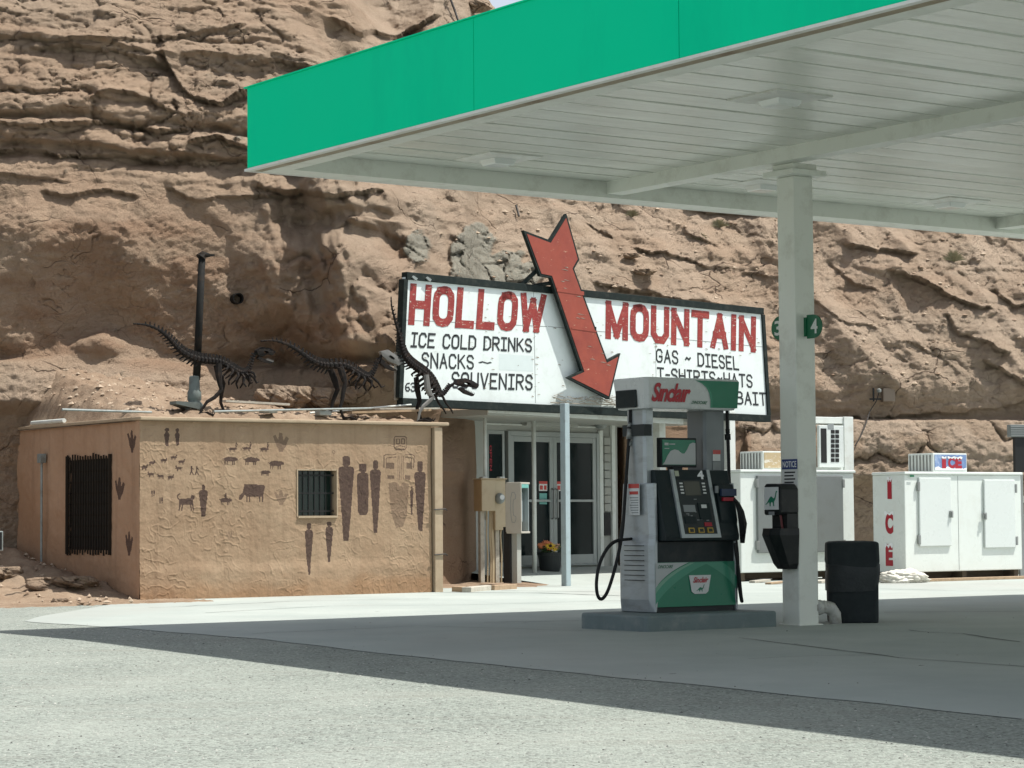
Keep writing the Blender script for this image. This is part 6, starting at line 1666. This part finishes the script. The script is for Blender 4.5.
# ================================================================== flower pot
p = onz(550, 575.5, .08); FPT = Frame((p.x, p.y, p.z-.01), 0)
pt = thing('flower_pot', 'round black planter with yellow and coral flowers by the doors', 'flower pot', FPT)
zr = FPT.hy(550, 552.5)[1]; rr_ = abs(FPT.hy(562.6, 552)[0] - FPT.hy(537.4, 552)[0])/2; rb_ = rr_*.72
mb = MB(); mb.lathe([(rb_*.96, 0), (rb_, .01), (rr_*.96, zr-.045), (rr_*1.0, zr-.043), (rr_*1.02, zr), (rr_*.93, zr), (rr_*.9, zr-.05)], n=28); mb.build('pot', M['pot'], pt, smooth=False)
rng = random.Random(8)
def bloom(x, y, z, r, mp, heart=True):
    mb = MB(); n = 11
    ti = rng.uniform(-.5, -1.1)
    Mx = Matrix.Translation((x, y, z)) @ Matrix.Rotation(ti*-1, 4, 'X') 
    for k in range(n):
        a = k*2*math.pi/n; b = a+.26; c2 = a-.26
        vs = [Mx @ Vector(v) for v in ((0, 0, 0), (r*.6*math.cos(c2), r*.6*math.sin(c2), .01), (r*math.cos(a), r*math.sin(a), rng.uniform(-.01, .02)), (r*.6*math.cos(b), r*.6*math.sin(b), .01))]
        mb.add([tuple(v) for v in vs], [(0,1,2,3)], 0)
    o = mb.build('flower', M[mp], pt)
    if heart:
        mb = MB(); mb.loft([[tuple(Mx @ Vector((r*q*math.cos(k*.7854), r*q*math.sin(k*.7854), h_))) for k in range(8)] for q, h_ in ((.3, .012), (.22, .03))]); mb.build('flower_heart', paint('dark flower heart', (.03,.015,.008), .8), o)
bloom(.01, -rr_*.95, zr+.10, .10, 'petal_y'); bloom(.08, -rr_*.9, zr+.05, .06, 'petal_y', False)
for k in range(16):
    a = rng.uniform(0, 6.28); r = rr_*math.sqrt(rng.random())*.9; x, y = r*math.cos(a), r*math.sin(a)
    bloom(x, y, zr+.05+.10*(1-r/rr_)+rng.uniform(0, .05), rng.uniform(.05, .075), 'petal_o' if x < .02 else 'petal_p', False)
mb = MB()
for k in range(90):
    a = rng.uniform(0, 6.28); r = rr_*math.sqrt(rng.random()); x, y, z = r*math.cos(a), r*math.sin(a), zr + rng.uniform(-.02, .10); l_ = rng.uniform(.04, .08); t_ = rng.uniform(0, 6.28)
    mb.add([(x, y, z), (x+l_*.5*math.cos(t_)-.02*math.sin(t_), y+l_*.5*math.sin(t_)+.02*math.cos(t_), z+.03), (x+l_*math.cos(t_), y+l_*math.sin(t_), z+.02), (x+l_*.5*math.cos(t_)+.02*math.sin(t_), y+l_*.5*math.sin(t_)-.02*math.cos(t_), z+.03)], [(0,1,2,3)])
mb.build('foliage', M['leaf'], pt)

# ================================================================== iron dinosaur skeletons on the roof
def skeleton(label, to_px, spine, rad_, skull, jaw, legs, arm, yl, skull_pale=False, rib=(8, 12), legpale=0):
    f = thing('skeleton_sculpture', label, 'sculpture', FA, 'iron skeleton sculptures on the roof')
    def W(u, v, dy=0.0):
        x_, y_ = to_px(u, v); a = FA.hy(x_, y_, yl); return Vector((a[0], yl+dy, a[1]))
    # resample the spine
    pts = [W(*p) for p in spine]; fine = []; fr_ = []; rad_ = [r*.82 for r in rad_]; legs = [(a_, b_, [r*.85 for r in c_]) for a_, b_, c_ in legs]
    for i in range(len(pts)-1):
        p0, p1, p2, p3 = pts[max(i-1, 0)], pts[i], pts[i+1], pts[min(i+2, len(pts)-1)]
        for k in range(3):
            t = k/3; fine.append(.5*((2*p1)+(p2-p0)*t+(2*p0-5*p1+4*p2-p3)*t*t+(3*p1-p0-3*p2+p3)*t**3)); fr_.append(lerp(rad_[i], rad_[i+1], t))
    fine.append(pts[-1]); fr_.append(rad_[-1])
    mb = MB()
    for i in range(len(fine)-1):                    # vertebrae: short drums with a gap in girth between them
        a, b = fine[i], fine[i+1]; m_ = a.lerp(b, .5)
        mb.tube([a, a.lerp(b, .25), m_, a.lerp(b, .75), b], [fr_[i]*.6, fr_[i]*.95, fr_[i], fr_[i]*.95, fr_[i]*.6], 7)
    o = mb.build('spine', M['dino'], f)
    mb = MB()
    for i in range(3, len(fine)-3):                 # spines above, chevrons below the tail
        a = fine[i]; t = (fine[i+1]-fine[i-1]).normalized(); n_ = Vector((-t.z, 0, t.x)); 
        if n_.z < 0 : n_ = -n_
        r = fr_[i]; L_ = r*.75 + .012; back = -t*.5*r
        e = a + n_*(r+L_) + back
        mb.loft([[tuple(a+n_*r*.5+t*s*r*.55+Vector((0, q*.008, 0))) for s, q in ((-1,-1),(1,-1),(1,1),(-1,1))], [tuple(e+t*s*r*.4+Vector((0, q*.004, 0))) for s, q in ((-1,-1),(1,-1),(1,1),(-1,1))]])
        if i < len(fine)*.42 and i > 6:
            e = a - n_*(r+L_*1.3) - t*r*1.2
            mb.loft([[tuple(a-n_*r*.5+t*s*r*.4+Vector((0, q*.006, 0))) for s, q in ((-1,-1),(1,-1),(1,1),(-1,1))], [tuple(e+t*s*r*.2+Vector((0, q*.004, 0))) for s, q in ((-1,-1),(1,-1),(1,1),(-1,1))]])
    mb.build('spikes', M['dino'], o)
    i0, i1 = int(len(fine)*rib[0]/20), int(len(fine)*rib[1]/20)
    mb = MB()
    for i in range(i0, i1, 2):                      # curved rib pairs
        a = fine[i]; t = (fine[i+1]-fine[i-1]).normalized(); n_ = Vector((-t.z, 0, t.x))
        if n_.z > 0: n_ = -n_
        k = (i-i0)/max(1, i1-i0); L_ = .15*math.sin(.5+2.2*k) + .04
        for s in (-1, 1):
            c = [a, a+n_*L_*.35+Vector((0, s*.09, 0)), a+n_*L_*.75+Vector((0, s*.10, 0))-t*.02, a+n_*L_*1.1+Vector((0, s*.03, 0))-t*.03]
            mb.tube(c, [.019, .018, .015, .009], 5)
    mb.build('ribs', M['dino'], f)
    sk_ = MB(); pts = [W(*p) for p in skull]
    # two side plates, bridged: an eye opening shows as a darker inset
    c0 = sum(pts, Vector())/len(pts)
    for s in (-1, 1):
        outer = [Vector((p.x, p.y+s*.035, p.z)) for p in pts]; inner = [Vector((lerp(p.x, c0.x, .72), p.y+s*.045, lerp(p.z, c0.z, .72))) for p in pts]
        n = len(pts); sk_.add([tuple(p) for p in outer+inner], [(i, (i+1)%n, n+(i+1)%n, n+i) for i in range(n)])
    n = len(pts); sk_.add([(p.x, p.y-.035, p.z) for p in pts]+[(p.x, p.y+.035, p.z) for p in pts], [(i, (i+1)%n, n+(i+1)%n, n+i) for i in range(n)])
    so = sk_.build('skull', M['dino_pale'] if skull_pale else M['dino'], f)
    mb = MB(); pj = [W(*p) for p in jaw]; mb.pxz([(p.x, p.z) for p in pj], yl-.03, yl+.03); jo = mb.build('jaw', M['dino'], so)
    mb = MB(); lo = max(pts, key=lambda p: p.x); a = W(*jaw[1]); b = W(*jaw[2])
    for k in range(6):
        p = a.lerp(b, k/5); h_ = .035; 
        for s in (-1, 1): mb.add([(p.x-.008, p.y+s*.032, p.z), (p.x+.008, p.y+s*.032, p.z), (p.x, p.y+s*.03, p.z+h_)], [(0,1,2)])
    mb.build('teeth', M['dino_pale'], jo)
    for li, (dy, lp, rr2) in enumerate(legs):
        P_ = [W(u, v, dy) for u, v in lp]
        mb = MB(); mb.tube(P_, rr2, 7, sq=.6)
        foot = P_[-1]
        lo_ = mb.build('leg', M['dino_pale'] if legpale and li == 0 else M['dino'], f)
        mb = MB()
        for s in (-1, 0, 1):
            mb.tube([foot, foot+Vector((.09, s*.045, .02)), foot+Vector((.17, s*.06, -.012)), foot+Vector((.20, s*.06, .03))], [.02, .017, .014, .004], 5)
        mb.build('toes', M['dino'], lo_)
    for s in (-1, 1):
        P_ = [W(u, v, s*.09) for u, v in arm]
        mb = MB(); mb.tube(P_, [.02, .016, .013, .008][:len(P_)], 6); mb.build('arm', M['dino'], f)
    return f
k1 = lambda u, v: (130+u*.15625, 310+v*.15625)
skeleton('dark iron dinosaur skeleton striding in front of the stove pipe', k1,
    [(20,88),(100,95),(180,125),(240,170),(285,220),(335,270),(400,305),(470,322),(540,328),(600,342),(650,375),(700,402),(738,402),(766,380),(782,335),(798,285),(825,252)],
    [.014,.022,.030,.038,.045,.052,.060,.062,.058,.055,.055,.052,.045,.034,.030,.030,.030],
    [(800,258),(838,236),(895,246),(926,270),(908,290),(868,284),(845,300),(815,290)], [(820,296),(870,322),(908,334),(902,343),(848,334),(812,312)],
    [(-.10, [(545,345),(545,420),(553,480),(562,515),(520,560),(470,590),(435,640),(425,668)], [.055,.060,.042,.038,.033,.028,.022,.022]),
     (.10, [(575,350),(590,420),(620,470),(608,530),(602,590),(622,640),(638,684)], [.055,.058,.042,.036,.028,.024,.022])],
    [(745,410),(775,440),(790,470),(805,462)], .40, rib=(11.5, 16))
k2 = lambda u, v: (255+u*.2197, 330+v*.2197)
skeleton('dark iron dinosaur skeleton in the middle of the three', k2,
    [(25,50),(80,48),(140,63),(195,92),(245,130),(290,155),(335,163),(395,162),(440,178),(480,203),(515,216),(538,198),(552,165),(565,135),(578,115)],
    [.014,.022,.030,.038,.048,.058,.062,.062,.058,.054,.048,.036,.030,.028,.028],
    [(567,98),(600,90),(645,120),(668,150),(648,162),(600,140),(575,118)], [(572,130),(610,165),(640,182),(634,188),(590,172),(566,150)],
    [(-.09, [(372,170),(385,210),(395,245),(386,285),(382,320),(372,355),(388,405)], [.06,.065,.045,.040,.034,.028,.024]),
     (.10, [(360,175),(380,230),(392,270),(372,320),(364,360),(352,402)], [.06,.06,.045,.036,.028,.024])],
    [(520,218),(545,240),(560,262),(575,255)], .34, skull_pale=True, rib=(11.3, 15))
k3 = lambda u, v: (360+u*.127, 335+v*.127)
skeleton('iron dinosaur skeleton crouching before the billboard corner', k3,
    [(245,-300),(250,-220),(275,-120),(310,0),(325,80),(345,150),(385,210),(430,250),(480,285),(530,325),(570,375),(600,430),(625,470),(655,468),(688,432),(712,400),(735,388)],
    [.012,.018,.026,.034,.042,.050,.060,.064,.064,.062,.058,.052,.045,.036,.03,.03,.03],
    [(735,385),(758,348),(820,340),(880,362),(928,392),(920,416),(870,408),(830,408),(790,402)], [(792,410),(832,438),(892,468),(884,482),(822,462),(772,424)],
    [(-.10, [(490,315),(500,420),(520,470),(545,492),(500,535),(465,565),(440,610),(425,680)], [.05,.062,.05,.042,.036,.032,.026,.024]),
     (.12, [(478,330),(488,430),(505,520),(485,575),(505,630),(520,665)], [.05,.055,.045,.034,.028,.024])],
    [(615,470),(650,540),(690,590),(705,620)], .30, rib=(9.4, 15), legpale=1)

# ================================================================== odds and ends on the cliff
def cable(label, pxs, r=.012, off=.06, cat='cable'):
    pts = [on_cliff(*p) - Vector((0, off, 0)) for p in pxs]
    mb = MB(); mb.tube(smooth_path(pts) if len(pts) > 3 else pts, r, 6); tag(mb.build('cable', M['cable']), label, cat)
cable('black cable hanging from the small box down the right rock face', [(877,393),(874,402),(868,412),(864,424),(858,438),(853,446)], .010, .25)
cable('thin dark rod leaning on the rock above the green fascia', [(449,-4),(455,12),(459,24)], .022, .12)
cable('short dark rod on the rock above the red arrow', [(516,206),(519,217)], .02, .1)
p = on_cliff(885, 395); FJ = Frame((p.x, p.y-.12, 0), 10)
jb = thing('junction_box', 'small brown-grey electrical box on the bare rock above the freezers', 'junction box', FJ)
x0, z1 = FJ.hy(878, 388); x1, z0 = FJ.hy(895.5, 401.5)
mb = MB(); mb.box(x0+.1, x1, 0, .3, z0, z1); mb.build('box', paint('brown grey plate', (.21,.165,.125), .7), jb, bevel=.01)
a_, b_ = FJ.hy(872, 388), FJ.hy(877, 402)
mb = MB(); mb.box(x0-.16, x0+.06, .0, .02, z0+.03, z0+.06); mb.box(x0-.1, x0-.07, .0, .02, z0, z1); mb.build('bracket', M['black_metal'], jb)
mb = MB(); mb.lathe([(.02, z1-.09), (.045, z1-.07), (.045, z1-.03), (.01, z1-.01)], (x0+.0, -.05), 12); mb.build('lamp', M['galv'], jb)
p = on_cliff(238, 298.5); FPp = Frame((p.x, p.y, 0), 25)
x, z = FPp.hy(238.5, 298.3, -.15)
vp = thing('vent_pipe', 'short black pipe stub poking out of the massive rock wall', 'pipe', FPp)
mb = MB(); n = 16
mb.loft([[(x+r*math.cos(k*2*math.pi/n), y, z+r*math.sin(k*2*math.pi/n)) for k in range(n)] for r, y in ((.085, .5), (.085, -.15), (.07, -.15), (.07, .3))]); mb.build('tube', M['pipe_dark'], vp, smooth=False)
def shrub(label, px_, py_, w_, seed, col=None):
    p = on_cliff(px_, py_); rng = random.Random(seed); mb = MB()
    for k in range(220):
        a = rng.uniform(0, 6.28); e = rng.uniform(.1, 1.4); L_ = w_*rng.uniform(.45, 1)
        d_ = Vector((math.cos(a)*math.cos(e), -.5*abs(math.sin(a))*math.cos(e)-.1, math.sin(e)*.8)); b = p + d_*L_; s = Vector((-d_.z, 0, d_.x))*.008
        m_ = p + d_*L_*.5 + Vector((0, 0, .03))
        mb.add([tuple(p-s), tuple(p+s), tuple(m_+s), tuple(m_-s), tuple(b)], [(0,1,2,3),(3,2,4)])
    tag(mb.build('dry_shrub', col or M['dry'], recalc=False), label, 'shrub', 'dry shrubs on the rock')
shrub('grey-green dry shrub on the slope under the right canopy corner', 953, 262, .34, 1)
shrub('round dry shrub on the slope left of the column', 719, 228, .26, 2)
shrub('small dry shrub on the slope just above the arrow tail', 632, 217, .2, 3)
shrub('low dry shrub on the slope midway between arrow and column', 700, 240, .18, 4)
# loose stones on the slope that the photo shows apart from the rock
for k, (x_, y_, r_, l_) in enumerate(((645, 272, .13, 'pale flat stone on the slope above MOUNTAIN'), (632, 256, .10, 'small angular stone left of the dark hollow on the slope'), (548, 7, .0, ''), (473, 7, .22, 'white flat stone near the ridge beside the leaning rod'))):
    if not r_: continue
    p = on_cliff(x_, y_); boulder(l_, (p.x, p.y-.1, p.z), r_*1.4, r_, r_*.55, 30+k, deg=10*k)
